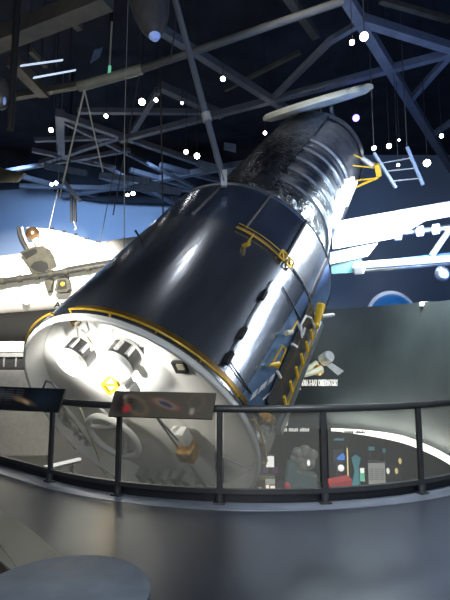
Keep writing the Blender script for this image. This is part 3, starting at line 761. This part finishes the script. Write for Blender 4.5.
# platform below the shuttle
pf = thing('display_platform', 'white edged grey display platform under the spaceplane at far left', 'platform', loc=(P(0, 372, 24.2).x, 24.2, ZL))
def pbox(y0, y1, Y, name, m, x0=-75, x1=110, d=3.):
    a = P(x0, y0, Y); b = P(x1, y1, Y); MB().box(((a.x+b.x)/2, Y+d/2, (a.z+b.z)/2), (b.x-a.x, d, a.z-b.z)).build(name, m, pf, smooth=0, bevel=.02)
pbox(341.5, 352, 24.2, 'deck_edge', M['white'], d=1.); pbox(352, 357, 24.3, 'shadow_strip', M['grey'], d=.9); pbox(357, 370, 24.5, 'recess', M['darkgrey'], d=.7)  # middle grey strip stands in for the shadow gap under the deck edge
a = P(0, 370, 24.2)
MB().box((a.x+5, 24.7, (a.z+ZL)/2), (26., 1., a.z-ZL)).build('plinth', M['grey'], pf, smooth=0, bevel=.02)
for x in (4, 16):
    MB().box(P(x, 362, 24.45), (.06, .06, .5)).build('slat', M['grey'], pf, smooth=0)
ls = thing('light_tube', 'long white lit tube low beyond the left railing glass', 'light', loc=tuple(P(60, 462, 11.)))
MB().bar(P(38, 469, 10.6), P(80, 459, 11.4), .10, .06).build('lit_tube', M['glow'], ls)
MB().bar(P(38, 471, 10.6), P(80, 461, 11.4), .14, .05).build('tube_housing', M['grey'], ls)
MB().bar(P(50, 468, 10.8)+Vector((0, 0, 0)), Vector((P(50, 468, 10.8).x, 10.8, ZL)), .08).build('tube_stand', M['darkgrey'], ls)
MB().bar(P(72, 463, 11.2)+Vector((0, 0, 0)), Vector((P(72, 463, 11.2).x, 11.2, ZL)), .08).build('tube_stand', M['darkgrey'], ls)

# ---------------------------------------------------------------- satellite model on the mural wall
YM = 15.6
sat = thing('satellite_model', 'cream model satellite with grey panel hanging in front of the dark mural wall', 'model', loc=tuple(P(318, 368, YM)))
MB().frustum(P(322, 361, YM), P(329, 356, YM-.2), .2, .2, 16).build('bus', M['cream'], sat, bevel=.03)
MB().frustum(P(328, 357, YM-.2), P(330, 355.5, YM-.3), .21, .17, 16).build('cap', M['grey'], sat)
MB().frustum(P(299, 375, YM-.1), P(318, 365, YM), .08, .17, 14).build('barrel', M['cream'], sat)
MB().frustum(P(303, 376, YM-.3), P(322, 369, YM-.2), .06, .13, 14).build('lower_barrel', M['cream'], sat)
MB().sphere(P(318, 370, YM-.1), .2, 12).build('gold_node', M['goldfoil'], sat)
MB().prism([P(x, y, YM-.2) for x, y in ((326, 365), (332, 363), (344, 371), (338, 375.5))], (0, .05, 0)).build('solar_panel', M['grey'], sat, smooth=0)
MB().prism([P(x, y, YM+.1) for x, y in ((305, 354), (312, 352), (316, 358), (309, 361))], (0, .05, 0)).build('solar_panel', M['olive'], sat, smooth=0)
MB().tube(P(320, 362, YM), P(320, 362, YM)+Vector((0, 1.1, 0)), .03, 8).build('wall_arm', M['darkgrey'], sat)

# remaining lettering on the wall
def wtext(name, txt, x0, x1, yb, Y0, Y1, hpx, label, cat='lettering', m=None):
    a = P(x0, yb, Y0); b = P(x1, yb, Y1)
    o = text_obj(name, txt, 1., Matrix.Identity(4), m or M['letter'], ext=.03)
    xs = [v.co.x for v in o.data.vertices]; ys = [v.co.y for v in o.data.vertices]
    w_ = max(xs)-min(xs); h_ = max(ys)-min(ys)
    o.data.transform(Matrix.Translation((-min(xs), -min(ys), 0)))
    o.data.transform(Matrix.Diagonal(((b-a).length/w_, hpx*mpp(Y0)/h_, 1, 1)))
    o.data.transform(frame((0, 0, 0), b-a, (0, 0, 1))); o.location = a
    return tag(o, label, cat)
wtext('wall_lettering', 'CHANDRA X-RAY OBSERVATORY', 295, 338, 386, 16.3, 15.7, 6.2, 'white raised lettering reading chandra x-ray observatory on the dark curved wall')
wtext('wall_lettering', '28', 280, 288, 426, 16.4, 16.3, 11, 'big white number on the dark wall just right of the telescope foot')
def strokes(name, x0, x1, yb, Y0, Y1, hpx, label, m):
    """a line of lettering too small to read: one little upright stroke per letter"""
    a = P(x0, yb, Y0); b = P(x1, yb, Y1); n_ = int((x1-x0)/1.55); mb = MB(); d = (b-a)/n_; rnd = random.Random(x0)
    for i in range(n_):
        if i % 7 == 6: continue
        hh = hpx*mpp(Y0)*rnd.choice((.8, 1, 1))
        q = a+d*(i+.1); mb.prism([q, q+d*.75, q+d*.75+Vector((0, 0, hh)), q+Vector((0, 0, hh))], (0, .03, 0))
    return tag(rebase(mb.build(name, m, smooth=0)), label, 'lettering')
strokes('wall_lettering', 294, 301, 389.8, 16.3, 16.2, 2.2, 'tiny white lettering under the left end of the observatory title', M['letter'])
strokes('wall_lettering', 278, 311, 431.5, 16.4, 16.0, 3., 'white line of small lettering below the big number', M['letter'])
strokes('wall_lettering', 333, 367, 433.5, 16.1, 15.3, 2.2, 'dark lettering across the left end of the lit strip', M['black'])
strokes('wall_lettering', 334, 346, 440.5, 16.2, 16., 2., 'small blue-grey lettering just below the lit strip', M['glowt'])

# ---------------------------------------------------------------- exhibits under the mural wall
def stand_to(t, o, m=M['darkgrey'], w=.1):
    MB().box((o.x, o.y, (o.z+ZL)/2), (w, w, o.z-ZL)).build('stand', m, t, smooth=0)
def screen(name, label, cat, x0, y0, x1, y1, Y, m, d=.08, stand=True, fr=.03):
    a = P(x0, y0, Y); b = P(x1, y1, Y); c = (a+b)/2
    t = thing(name, label, cat, loc=(c.x, Y, ZL if stand else b.z))
    MB().box((c.x, Y+d/2, c.z), (abs(b.x-a.x)+fr, d, abs(a.z-b.z)+fr)).build('frame', M['black'], t, smooth=0)
    MB().box((c.x, Y-.012, c.z), (abs(b.x-a.x), .02, abs(a.z-b.z))).build('lit_face', m, t, smooth=0)
    if stand: stand_to(t, Vector((c.x, Y+d, b.z)))
    return t
YE = 16.6
t = screen('display_screen', 'blue lit display panel left among the exhibits below the lit strip', 'display', 333, 449, 344, 462, YE, mat('blue_display', (.03, .03, .04), .4, emis=(.06, .07, .1), es=.3))
MB().prism([P(x, y, YE-.03) for x, y in ((336.5, 458), (343, 453), (345, 456), (344.5, 460), (338, 460))], (0, -.01, 0)).build('blue_picture', M['glowb'], t, smooth=0)
screen('light_column', 'thin yellow lit vertical column beside the blue display', 'light', 346.5, 448, 348.5, 476, YE-.1, M['glowy'])
lb = thing('globe_lamp', 'round white globe lamp beside the red counter', 'lamp', loc=(P(341, 468, YE-.4).x, YE-.4, ZL))
MB().sphere(P(341, 468, YE-.4), .11, 14).build('globe_shade', M['glow'], lb); stand_to(lb, P(341, 471, YE-.4), w=.05)
ban = thing('display_banner', 'teal hourglass-shaped standing banner left of the white sign board', 'banner', loc=(P(357, 480, YE).x, YE, ZL))
MB().prism([P(x, y, YE) for x, y in ((352, 458), (356, 455), (361, 458), (359, 466), (361, 476), (359, 487), (352, 487), (355, 472))], (0, .08, 0)).build('banner_panel', M['glowt'], ban, smooth=0)
stand_to(ban, P(356, 487, YE))
t = screen('information_screen', 'small screen white above and green below beside the teal banner', 'display', 360, 468, 364.5, 481, YE-.15, M['glow'])
MB().prism([P(x, y, YE-.20) for x, y in ((360, 473), (364.5, 473), (364.5, 481), (360, 481))], (0, .01, 0)).build('green_half', M['glowg'], t, smooth=0)
t = screen('sign_board', 'large pale sign board with three columns of print below the lit strip', 'sign', 368, 463, 385.5, 484, YE-.1, M['signwhite'])
mb = MB()
for c_ in range(3):
    for r_ in range(6):
        a = P(369.5+5.3*c_, 469+2.1*r_, YE-.14); b = P(373.5+5.3*c_, 469.2+2.1*r_, YE-.14); mb.bar(a, b, .02)
mb.build('print_columns', M['grey'], t, smooth=0)
MB().prism([P(x, y, YE-.15) for x, y in ((368, 460), (385, 461.5), (385, 463), (368, 462))], (0, .02, 0)).build('header_strip', M['grey'], t, smooth=0)
for x, y, w_, lab in ((371.5, 448.5, 6, 'small cyan lit panel above the pale sign board'), (384, 450.5, 3, 'tiny cyan lit panel right of the larger cyan one')):
    screen('wall_display', lab, 'display', x-w_/2, y-2, x+w_/2, y+2, YE+.3, M['glowt'])
for x, y, m_, lab in ((388, 471, 'glow', 'small white lamp right of the pale sign board'), (396.5, 471, 'glowy', 'small yellow lamp farthest right among the exhibits'), (400, 461, 'glowy', 'tiny yellow lamp above the yellow lamp at far right')):
    l_ = thing('exhibit_lamp', lab, 'lamp', loc=(P(x, y, YE).x, YE, ZL))
    MB().sphere(P(x, y, YE), .07, 12, (.8, .8, 1.5)).build('lit_shade', M[m_], l_); stand_to(l_, P(x, y+2.5, YE), w=.04)
rc = thing('exhibit_counter', 'red sloping counter behind the right center railing post', 'counter', loc=(P(340, 486, 15.5).x, 15.5, ZL))
MB().prism([P(x, y, 15.5) for x, y in ((329, 484), (352, 479.5), (352, 489), (329, 492))], (0, .6, 0)).build('counter_front', M['red'], rc, smooth=0)
a = P(340, 490, 15.5); MB().box((a.x, 15.85, (a.z+ZL)/2-.03), (.7, .5, a.z-ZL-.06)).build('counter_base', M['darkgrey'], rc, smooth=0)
mo = thing('rock_exhibit', 'dim grey lumpy exhibit on a teal stepped plinth left of the post', 'exhibit', loc=(P(303, 480, YE).x, YE, ZL))
import bmesh
mb = MB()
for x, y, r_ in ((298, 453, 6), (305, 452, 7), (312, 455, 6), (300, 460, 5), (309, 463, 6.5), (303, 466, 5), (294, 458, 4)):
    mb.sphere(P(x, y, YE), r_*mpp(YE), 12, (1, .7, 1))
mb.build('lump', M['dimstone'], mo)
MB().prism([P(x, y, YE-.2) for x, y in ((289, 463), (297, 464), (299, 471), (317, 475), (317, 489), (286, 489))], (0, .5, 0)).build('plinth', M['dimplinth'], mo, smooth=0)
MB().prism([P(x, y, YE-.22) for x, y in ((297, 470.5), (317, 475), (317, 478), (297, 473.5))], (0, .03, 0)).build('plinth_cap', M['dimstone'], mo, smooth=0)
a = P(302, 489, YE); MB().box((a.x, YE+.1, (a.z+ZL)/2), (.8, .4, a.z-ZL)).build('pedestal', M['darkgrey'], mo, smooth=0)
MB().sphere(P(308.5, 463, YE-.6), .07, 10, (.8, .5, 1.5)).build('glow_bead', M['glow'], mo)  # small glowing white bead in front of the lumps
rlp = thing('red_lamp', 'small red lamp low beside the teal plinth', 'lamp', loc=(P(287, 486, 16).x, 16, ZL))
MB().sphere(P(287.3, 486.5, 16), .12, 12, (.8, .8, 1.3)).build('lit_shade', M['red'], rlp); stand_to(rlp, P(287.3, 490, 16), w=.05)
# stacked bright boxes right at the telescope foot
t = screen('display_screen', 'blown-out white display screen just right of the telescope lower rim', 'display', 266, 456, 274, 467, 12., M['glow'])
t = screen('display_case', 'gold topped display case with red and white faces under the white screen', 'display case', 258, 476, 275, 492, 11.4, M['goldfoil'])
for q, m_ in (((257, 480, 265, 490), 'brown'), ((265.5, 479, 275, 484), 'signwhite'), ((258.5, 487, 261.5, 491), 'glow'), ((266, 485, 269, 491), 'glow'), ((270.5, 486, 275, 491), 'glow'), ((259, 476, 275, 478.5), 'cream')):
    a = P(q[0], q[1], 11.36); b = P(q[2], q[3], 11.36); MB().box(((a.x+b.x)/2, 11.36, (a.z+b.z)/2), (b.x-a.x, .03, a.z-b.z)).build('face_panel', M[m_], t, smooth=0)
t = screen('display_case', 'small red and purple box between the white screen and the gold case', 'display case', 262, 468.5, 278, 473, 12.4, mat('violet_box', (.12, .05, .14), .4, emis=(.2, .06, .18), es=.25))

# ---------------------------------------------------------------- globe and sign above the mural wall
gl = thing('globe_display', 'blue globe with a white rim peeking over the dark mural wall', 'globe', loc=(P(391, 316, 20).x, 20, ZL))
gc = P(391, 316, 20); gr = 23.5*mpp(20)
MB().sphere(gc, gr*.93, 32).build('globe', M['globe'], gl)
MB().path([gc+Vector((gr*math.cos(2*PI*i/60), -.1, gr*math.sin(2*PI*i/60))) for i in range(60)], .085, 8, True).build('rim', M['solar'], gl)
MB().box((gc.x, 20.1, (gc.z-gr+ZL)/2+.05), (.3, .3, gc.z-gr-ZL+.1)).build('pedestal', M['darkgrey'], gl, smooth=0)
zz_ = P(424, 304, 13.3)
sg = thing('lit_sign', 'tiny white lit sign on top of the dark mural wall at right', 'sign', loc=tuple(zz_))
MB().box(zz_, (.24, .1, .13)).build('sign_box', M['signwhite'], sg, smooth=0)
MB().box(zz_+Vector((0, -.055, 0)), (.2, .01, .09)).build('lit_face', M['glow'], sg, smooth=0)

# ---------------------------------------------------------------- roof steel
def beams(name, label, lst, m, z=None, w=.2, loc=None, group=None):
    t = None
    for b in lst:
        (x0, y0, x1, y1) = b[:4]; ww = b[4] if len(b) > 4 else w
        nm = b[5] if len(b) > 5 else 'brace'; mm = b[6] if len(b) > 6 else m
        a = PZ(x0, y0, z); c = PZ(x1, y1, z)
        if t is None: t = thing(name, label, 'truss', loc=tuple((a+c)/2), group=group)
        o = MB().bar(a, c, ww).build(nm, mm, t, smooth=0)
    return t
Z1_ = 12.6
beams('roof_truss', 'blue-grey roof truss with long diagonal beam above the telescope aperture', [
    (344, -6, 452, 170, .34, 'diagonal_beam'), (120, 140, 470, 48, .26, 'chord'), (362, 20, 460, 51, .3, 'chord'), (362, 22, 330, 41, .2), (330, 41, 272, 99, .2),
    (452, 53, 411, 99, .22), (434, 134, 466, 112, .22), (158, 28, 292, 113, .28, 'diagonal_beam')], M['steel'], Z1_)
beams('roof_truss', 'faint grey roof beams high up at the top centre', [(283, -10, 316, 36, .3), (225, 90, 300, 52, .16), (450, 20, 380, 0, .2)], M['steelwarm'], 14.5)
beams('roof_truss', 'thin grey roof truss behind the hanging slings at left centre', [
    (60, 113, 61, 152, .42, 'hanger'), (60, 115, 124, 137, .3, 'chord'), (78, 111, 214, 112, .24, 'chord'), (160, 86, 222, 115, .34), (158, 90, 132, 133, .26),
    (35, 140, 124, 137, .22), (122, 136, 40, 163, .26), (124, 137, 226, 172, .3, 'chord'), (32, 150, 115, 168, .24), (60, 120, 200, 190, .2), (0, 172, 130, 150, .22), (95, 160, 175, 205, .2)], M['steel'], 13.4)
beams('roof_truss', 'long dark blue far truss just above the blue wall', [
    (60, 196, 250, 163, .4, 'chord'), (20, 186, 190, 190, .3, 'chord'), (130, 170, 200, 190, .3), (100, 176, 160, 196, .3), (160, 165, 235, 185, .3), (-10, 168, 130, 205, .3)], M['steel'], 14.2)
beams('roof_truss', 'dusty beige roof beams crossing the top left corner', [(-12, 44, 108, -3, .52, 'main_beam'), (64, 13, 80, 28, .2), (12, 60, 44, 93, .4), (14, 97, 85, 84, .22), (30, 50, 46, 66, .16)], M['steelwarm'], 11.8)
# blue lit louvers and ducts
def slab(name, label, cat, q, Y, m, d=.3, group=None):
    o = rebase(MB().prism([P(x, y, Y) for x, y in q], (0, d, .1)).build(name, m, smooth=0)); return tag(o, label, cat, group)
slab('lit_louver', 'upper of two thin blue-white lit louvers in the top left roof', 'louver', ((20, 65.5), (62, 59.8), (62, 61.2), (20, 67)), 14, M['louver'], .1)
slab('lit_louver', 'lower of two thin blue-white lit louvers in the top left roof', 'louver', ((33, 77.5), (75, 70), (75, 71.2), (33, 79)), 14.4, M['louver'], .1)
for o_ in [o for o in C.objects if o.name.startswith('lit_louver')]:
    xs = [v.co.x for v in o_.data.vertices]; q = o_.location+Vector((0, .05, .05))
    for sx in (.7, -.7):
        h_ = MB().tube(q+Vector((sx*max(xs), 0, sx*-.0)), Vector((q.x+sx*max(xs), q.y, 18)), .02, 6).build('hanger', M['steelblack'], o_)
        h_.matrix_parent_inverse = Matrix.Translation(-o_.location)
slab('roof_duct', 'olive-grey duct box at the far left below the roof', 'duct', ((-12, 172), (0, 168), (24, 173), (16, 182), (-12, 182)), 22, M['olive'])
slab('roof_duct', 'blue-grey duct box with a slatted front left of the slings', 'duct', ((44, 162), (86, 170), (86, 176), (44, 169)), 24, M['bluetrough'])
slab('roof_duct', 'blue-grey duct panel behind the right sling cable', 'duct', ((100, 172), (150, 178), (150, 184), (100, 178)), 24.5, M['bluetrough'])
slab('roof_duct', 'wide blue-grey duct panel just above the telescope barrel', 'duct', ((150, 180), (182, 190), (180, 195), (130, 190), (128, 186)), 25, M['bluetrough'])
slab('roof_duct', 'upper blue-grey duct panel right of the roof lamp row', 'duct', ((200, 160), (238, 170), (232, 176), (196, 166)), 22, M['bluetrough'])
slab('roof_duct', 'small blue lit duct box beside the suspension strut', 'duct', ((224, 142), (236, 144), (236, 152), (224, 149)), 22, M['bluetrough'])
slab('roof_panel', 'small blue-grey panel hanging above the pale spreader pipe', 'panel', ((90, 64), (94, 50), (102, 48), (99, 58)), 12.5, M['bluetrough'], .1)
# hood hanging in the top
hd = thing('hanging_hood', 'dark smoky conical hood with blue tip hanging from the roof at top', 'hood', loc=tuple(P(154, 42, 10)))
hp0 = P(146, -22, 10); hp1 = P(155, 38, 9.7)
dirv = (hp1-hp0); ln = dirv.length; Rm = dirv.to_track_quat('Z', 'Y').to_matrix()
MB().lathe([(.01, 0), (.52, .01), (.50, ln*.3), (.42, ln*.6), (.30, ln*.82), (.14, ln*.97)], 40, Rm=Rm, o=hp0).build('hood_shell', M['hood'], hd)
MB().lathe([(.138, ln*.97), (.09, ln*1.01), (.01, ln*1.025)], 24, Rm=Rm, o=hp0).build('blue_tip', M['bluetip'], hd)
MB().tube(hp0, hp0+Vector((0, 0, 18-hp0.z)), .06, 8).build('hanger', M['steelblack'], hd)
pl = thing('hanging_fixture', 'dark round-nosed fixture at the far left edge with blue glint', 'fixture', loc=tuple(P(3, 98, 11)))
MB().sphere(P(2, 94, 11), .28, 18, (.7, .8, 1.5)).build('fixture_body', M['hood'], pl)
MB().sphere(P(4.5, 101, 10.8), .06, 12, (.7, .7, 1.8)).build('glint_bead', M['bluetip'], pl)  # blue glint on the body built as a small glowing bead
MB().tube(P(10, 130, 11.1), Vector((P(10, 130, 11.1).x, 11.1, 18)), .09, 10).build('drop_pipe', M['steelblack'], pl)
MB().bar(P(2, 94, 11), P(10, 92, 11.1), .08).build('clamp', M['steelblack'], pl)
# spreader pipe with slings
YP = 14.
sp = thing('spreader_pipe', 'long pale spreader pipe hanging diagonally below the roof at upper left', 'pipe', loc=tuple(P(112, 78, YP)))
MB().tube(P(78.5, 87, 14), P(142, 69, 13.6), .16, 14).build('pipe_end', M['palebeam'], sp)
MB().tube(P(142, 69, 13.6), P(343, 1, 12.6), .12, 12).build('pipe_run', M['steelwarm'], sp)
MB().tube(P(109, 77, 13.8), P(112, 20, 13.8), .03, 8).build('hanger_cable', M['cable'], sp)
MB().tube(P(109.2, 74, 13.7), P(109.8, 66, 13.7), .05, 8).build('green_sleeve', M['glowg'], sp)
MB().bar(P(112, 22, 13.8), Vector((P(112, 22, 13.8).x, 13.8, 18)), .1).build('roof_anchor', M['steelblack'], sp)
sl = thing('sling_cable', 'pair of pale sling cables hanging in a narrow vee from the pipe end', 'cable', loc=tuple(P(85, 92, 13.9)))
MB().tube(P(84.5, 90, 13.9), P(63, 182, 15), .032, 8).build('sling_leg', M['cable'], sl)
MB().tube(P(84.5, 90, 13.9), P(103, 172, 15), .026, 8).build('sling_leg', M['cable'], sl)
MB().bar(P(63, 182, 15), P(59, 200, 15.2), .03).build('sling_tail', M['cable'], sl)
# hook post above the shuttle
hk = thing('hoist_post', 'dark double hoist post with hook hanging against the blue wall', 'hoist', loc=tuple(P(73, 222, 25)))
MB().bar(P(71.5, 195, 25), P(71.8, 222, 25), .13).build('hoist_leg', M['steelblack'], hk)
MB().bar(P(75, 196, 25), P(75.5, 222, 25), .13).build('hoist_leg', M['steelblack'], hk)
MB().bar(P(62, 179, 25), P(80, 201, 25), .2).build('hoist_boom', M['steel'], hk)
MB().path([P(x, y, 25) for x, y in ((73.5, 221), (75, 225), (76, 228), (74.5, 230))], .04).build('hook', M['grey'], hk)
MB().bar(P(68, 187, 25), Vector((P(68, 187, 25).x, 25, 18)), .12).build('hoist_hanger', M['steelblack'], hk)
for (x0, y0, x1, y1, Y, r, mm, lab) in (
    (124.5, 128, 124.2, 250, 13, .014, 'cable', 'thin pale vertical wire in front of the blue wall left of telescope'),
    (140, 72, 113, 215, 14, .02, 'cabledark', 'dark slanting wire dropping from the spreader pipe'),
    (160, 64, 163, 214, 17, .03, 'cabledark', 'dark vertical wire near the telescope upper edge'),
    (118, 150, 96, 264, 24.45, .022, 'cabledark', 'faint dark wire slanting down to the spaceplane arm'),
    (58, 190, 45, 245.5, 25.0, .016, 'cable', 'faint pale wire down to the airlock block'),
    (175, 30, 170, 60, 12, .02, 'cabledark', 'short dark wire beside the conical hood')):
    a_, b_ = P(x0, y0, Y), P(x1, y1, Y)
    o_ = MB().tube(a_, b_, r, 8).tube(a_, Vector((a_.x, a_.y, 18)), r*.6, 6); o_ = rebase(o_.build('wire_cable', M[mm])); tag(o_, lab, 'cable')
# hanging rack at right
hr = thing('hanging_rack', 'blue-white ladder-shaped lighting rack hanging right of the telescope nose', 'rack', loc=tuple(P(400, 168, 16)))
for a, b in (((374, 153), (396, 188)), ((407, 147), (423, 185))):
    MB().bar(P(*a, 16), P(*b, 16), .09).build('rack_side', mat('pale_rack_paint', (.5, .6, .75), .5), hr, smooth=0)
for a, b in (((382, 163), (411, 158)), ((388, 171), (416, 168)), ((393, 181), (422, 178))):
    MB().tube(P(*a, 16), P(*b, 16), .025, 8).build('rack_rung', M['cable'], hr)
for x, y in ((374, 153), (407, 147)):
    MB().tube(P(x, y, 16), Vector((P(x, y, 16).x, 16, 18)), .02, 8).build('rack_hanger', M['cabledark'], hr)
for (x0, y0, x1, y1) in ((445, 70, 447, 100), (423, 104, 432, 125), (443, 95, 441, 118)):
    pass
# ---------------------------------------------------------------- lamps
lamps = [
 (51, 130, 18, 2.6, 'lamp', 'lone roof spotlight left of the sling cables'), (106, 116, 18, 2.4, 'lamp', 'roof spotlight between the sling legs and the lamp trio'),
 (142, 102, 16, 4.0, 'lamp', 'brightest roof spotlight right of the slings'), (156, 100, 16, 2.4, 'lamp', 'small roof spotlight just right of the brightest left one'),
 (51.5, 184.5, 24, 1.8, 'lampcool', 'left lamp of the pair over the left blue wall'), (56, 183, 24, 2.2, 'lampcool', 'right lamp of the pair over the left blue wall'),
 (127.5, 195, 24, 2., 'lampcool', 'left lamp of the pair above the telescope barrel'), (133, 193.5, 24, 2.4, 'lampcool', 'right lamp of the pair above the telescope barrel'),
 (223, 79, 15, 3., 'lamp', 'warm roof spotlight right of the suspension strut'), (364, 36.5, 12, 5.2, 'lamp', 'largest roof spotlight by the truss joint at upper right'),
 (352, 42.5, 12, 3.2, 'lamp', 'smaller roof spotlight left of the largest one'), (374, 148, 17, 2.6, 'lampcool', 'spotlight left of the pair above the hanging rack'),
 (389, 146, 17, 3.0, 'lampcool', 'spotlight above the middle of the hanging rack'), (427, 163, 17, 4.2, 'lampcool', 'bright spotlight right of the hanging rack'),
 (441.5, 136, 17, 2.4, 'lampcool', 'spotlight near the right edge below the truss'), (398, 165, 16.5, 1.8, 'lampcool', 'small spotlight seen through the hanging rack'),
 (399, 140, 17, 1.3, 'lampcool', 'tiny spotlight above the hanging rack'), (182, 103, 16, 1.6, 'lamp', 'tiny roof spotlight beside the suspension strut'),
 (356, 118, 18.5, 4.2, 'lampviolet', 'violet spotlight beside the raised telescope door'), (265, 133, 20, 2.2, 'lamp', 'small spotlight left of the telescope nose'),
 (197, 156, 19, 3.4, 'lamp', 'warm lamp on the truss above the telescope'), (186, 152, 19, 2.6, 'lamp', 'second warm lamp along the truss above the telescope')]
for x, y, Y, r, mm, lab in lamps:
    o = P(x, y, Y); rr = .85*r*mpp(Y)
    t = thing('spotlight', lab, 'spotlight', loc=tuple(o), group='roof spotlights')
    d = (EYE+Vector((0, 3, 0))-o).normalized()
    MB().frustum(o-d*(rr*2.6+.1), o-d*.02, rr*.75, rr*1.08, 14).build('lamp_can', M['steelblack'], t)
    MB().sphere(o, rr, 14).build('lens', M[mm], t)
    MB().tube(o-d*(rr*1.5), Vector((o.x, o.y, 18)), .012, 6).build('drop_rod', M['steelblack'], t)

# ---------------------------------------------------------------- foreground floor detail none; lights
def light(name, typ, loc, tgt, energy, col=(1, 1, 1), size=.5, angle=60, blend=.5, sy=None):
    ld = bpy.data.lights.new(name, typ); ld.energy = energy; ld.color = col
    if typ == 'SPOT': ld.spot_size = math.radians(angle); ld.spot_blend = blend; ld.shadow_soft_size = size
    if typ == 'AREA':
        ld.size = size
        if sy: ld.shape = 'RECTANGLE'; ld.size_y = sy
    if typ == 'POINT': ld.shadow_soft_size = size
    o = bpy.data.objects.new(name, ld); C.objects.link(o); o.location = loc
    o.rotation_euler = (Vector(tgt)-Vector(loc)).to_track_quat('-Z', 'Y').to_euler(); return o
disc_up = P(75, 362, 7.2)
light('bulkhead_spot', 'SPOT', (-5.2, 5.0, 2.2), P(60, 350, 7.2), 2200, (1, .97, .88), .35, 36, .9)
light('hidden_bulkhead_fill', 'SPOT', (-3.2, 6.0, -2.3), P(76, 356, 7.4), 4600, (1, .98, .92), .25, 42, 1.)  # added light hidden below the slab to whiten the end disc
light('shuttle_spot', 'SPOT', (-6, 12, 9), P(40, 290, 27), 36000, (1, .96, .86), .4, 42, .6)
light('wall_wash', 'SPOT', (-13, 27, 13), (-13, 36, 7.5), 3400, (.42, .65, 1), 1., 130, .8)
light('wall_wash', 'SPOT', (-5, 27, 13.5), (-5, 36, 8), 2400, (.42, .65, 1), 1., 120, .8)
light('wall_wash', 'SPOT', (9, 26, 14), (10, 36, 8), 230, (.12, .42, 1), 1., 140, .8)
light('wing_spot', 'SPOT', (7, 6, 6), P(395, 228, 13.6), 3200, (.92, .96, 1), .3, 40, .5)
fa, fb = Vector((5.5, 6.6, 3.0)), Vector((6.4, 10.6, 6.7))
for i in range(6):
    q = fa.lerp(fb, i/5); light('flank_highlight_fill', 'SPOT', q, TM @ cy(.35, .4+.85*i, R), 130, (.86, .93, 1), .22, 50, .8)  # unseen spots added to draw a highlight band along the flank
light('roof_key', 'SPOT', (-.5, 8.9, 13.5), (-.7, 8, 3), 150, (1, .97, .92), .16, 60, .8)
light('nose_spot', 'SPOT', (2, 4, 12), P(320, 120, 15), 3500, (.95, .96, 1), .4, 36, .8)
light('truss_fill', 'AREA', (4, 6, 5), (4, 14, 13), 130, (.5, .68, 1), 4)
light('roof_blue', 'AREA', (7, 12, 4.5), (6, 20, 17), 420, (.22, .42, 1), 3)
light('truss_fill_warm', 'AREA', (-5, 6, 5), (-5, 14, 13), 90, (1, .95, .82), 4)
light('balcony_fill', 'AREA', (1, -1.5, 6), (1, 4, 0), 215, (.62, .79, 1), 4)
light('edge_fill', 'SPOT', (2.2, 2.0, 6), (1.75, 5.1, 0), 1400, (.85, .93, 1), .3, 36, .9)  # added out of view to brighten the edge plate
light('front_fill', 'AREA', (0, -3, 3), (0, 6, 1.2), 160, (1, .97, .88), 3)
for k_ in range(len(SB)-2):
    q = (SB[k_]+SB[k_+1])/2; t_ = SB[k_+1]-SB[k_]
    n_ = Vector((t_.y, -t_.x, 0)).normalized()
    if n_.y > 0: n_ = -n_
    light('strip_glow', 'AREA', q+n_*.25+Vector((0, 0, .30)), q+Vector((0, 0, .9)), 16*t_.length, (1, .98, .88), t_.length, sy=.1)
light('mural_wash', 'AREA', (4.2, 11, 6), P(390, 370, 14.5), 800, (.85, .97, 1), 2)
light('hall_fill', 'AREA', (-6, 14, -1.5), (-8, 24, -2.), 700, (1, .95, .82), 3)
wd = bpy.data.worlds.new('world'); SC.world = wd; wd.use_nodes = True
bg = wd.node_tree.nodes['Background']; bg.inputs['Color'].default_value = (.30, .42, .70, 1); bg.inputs['Strength'].default_value = .06
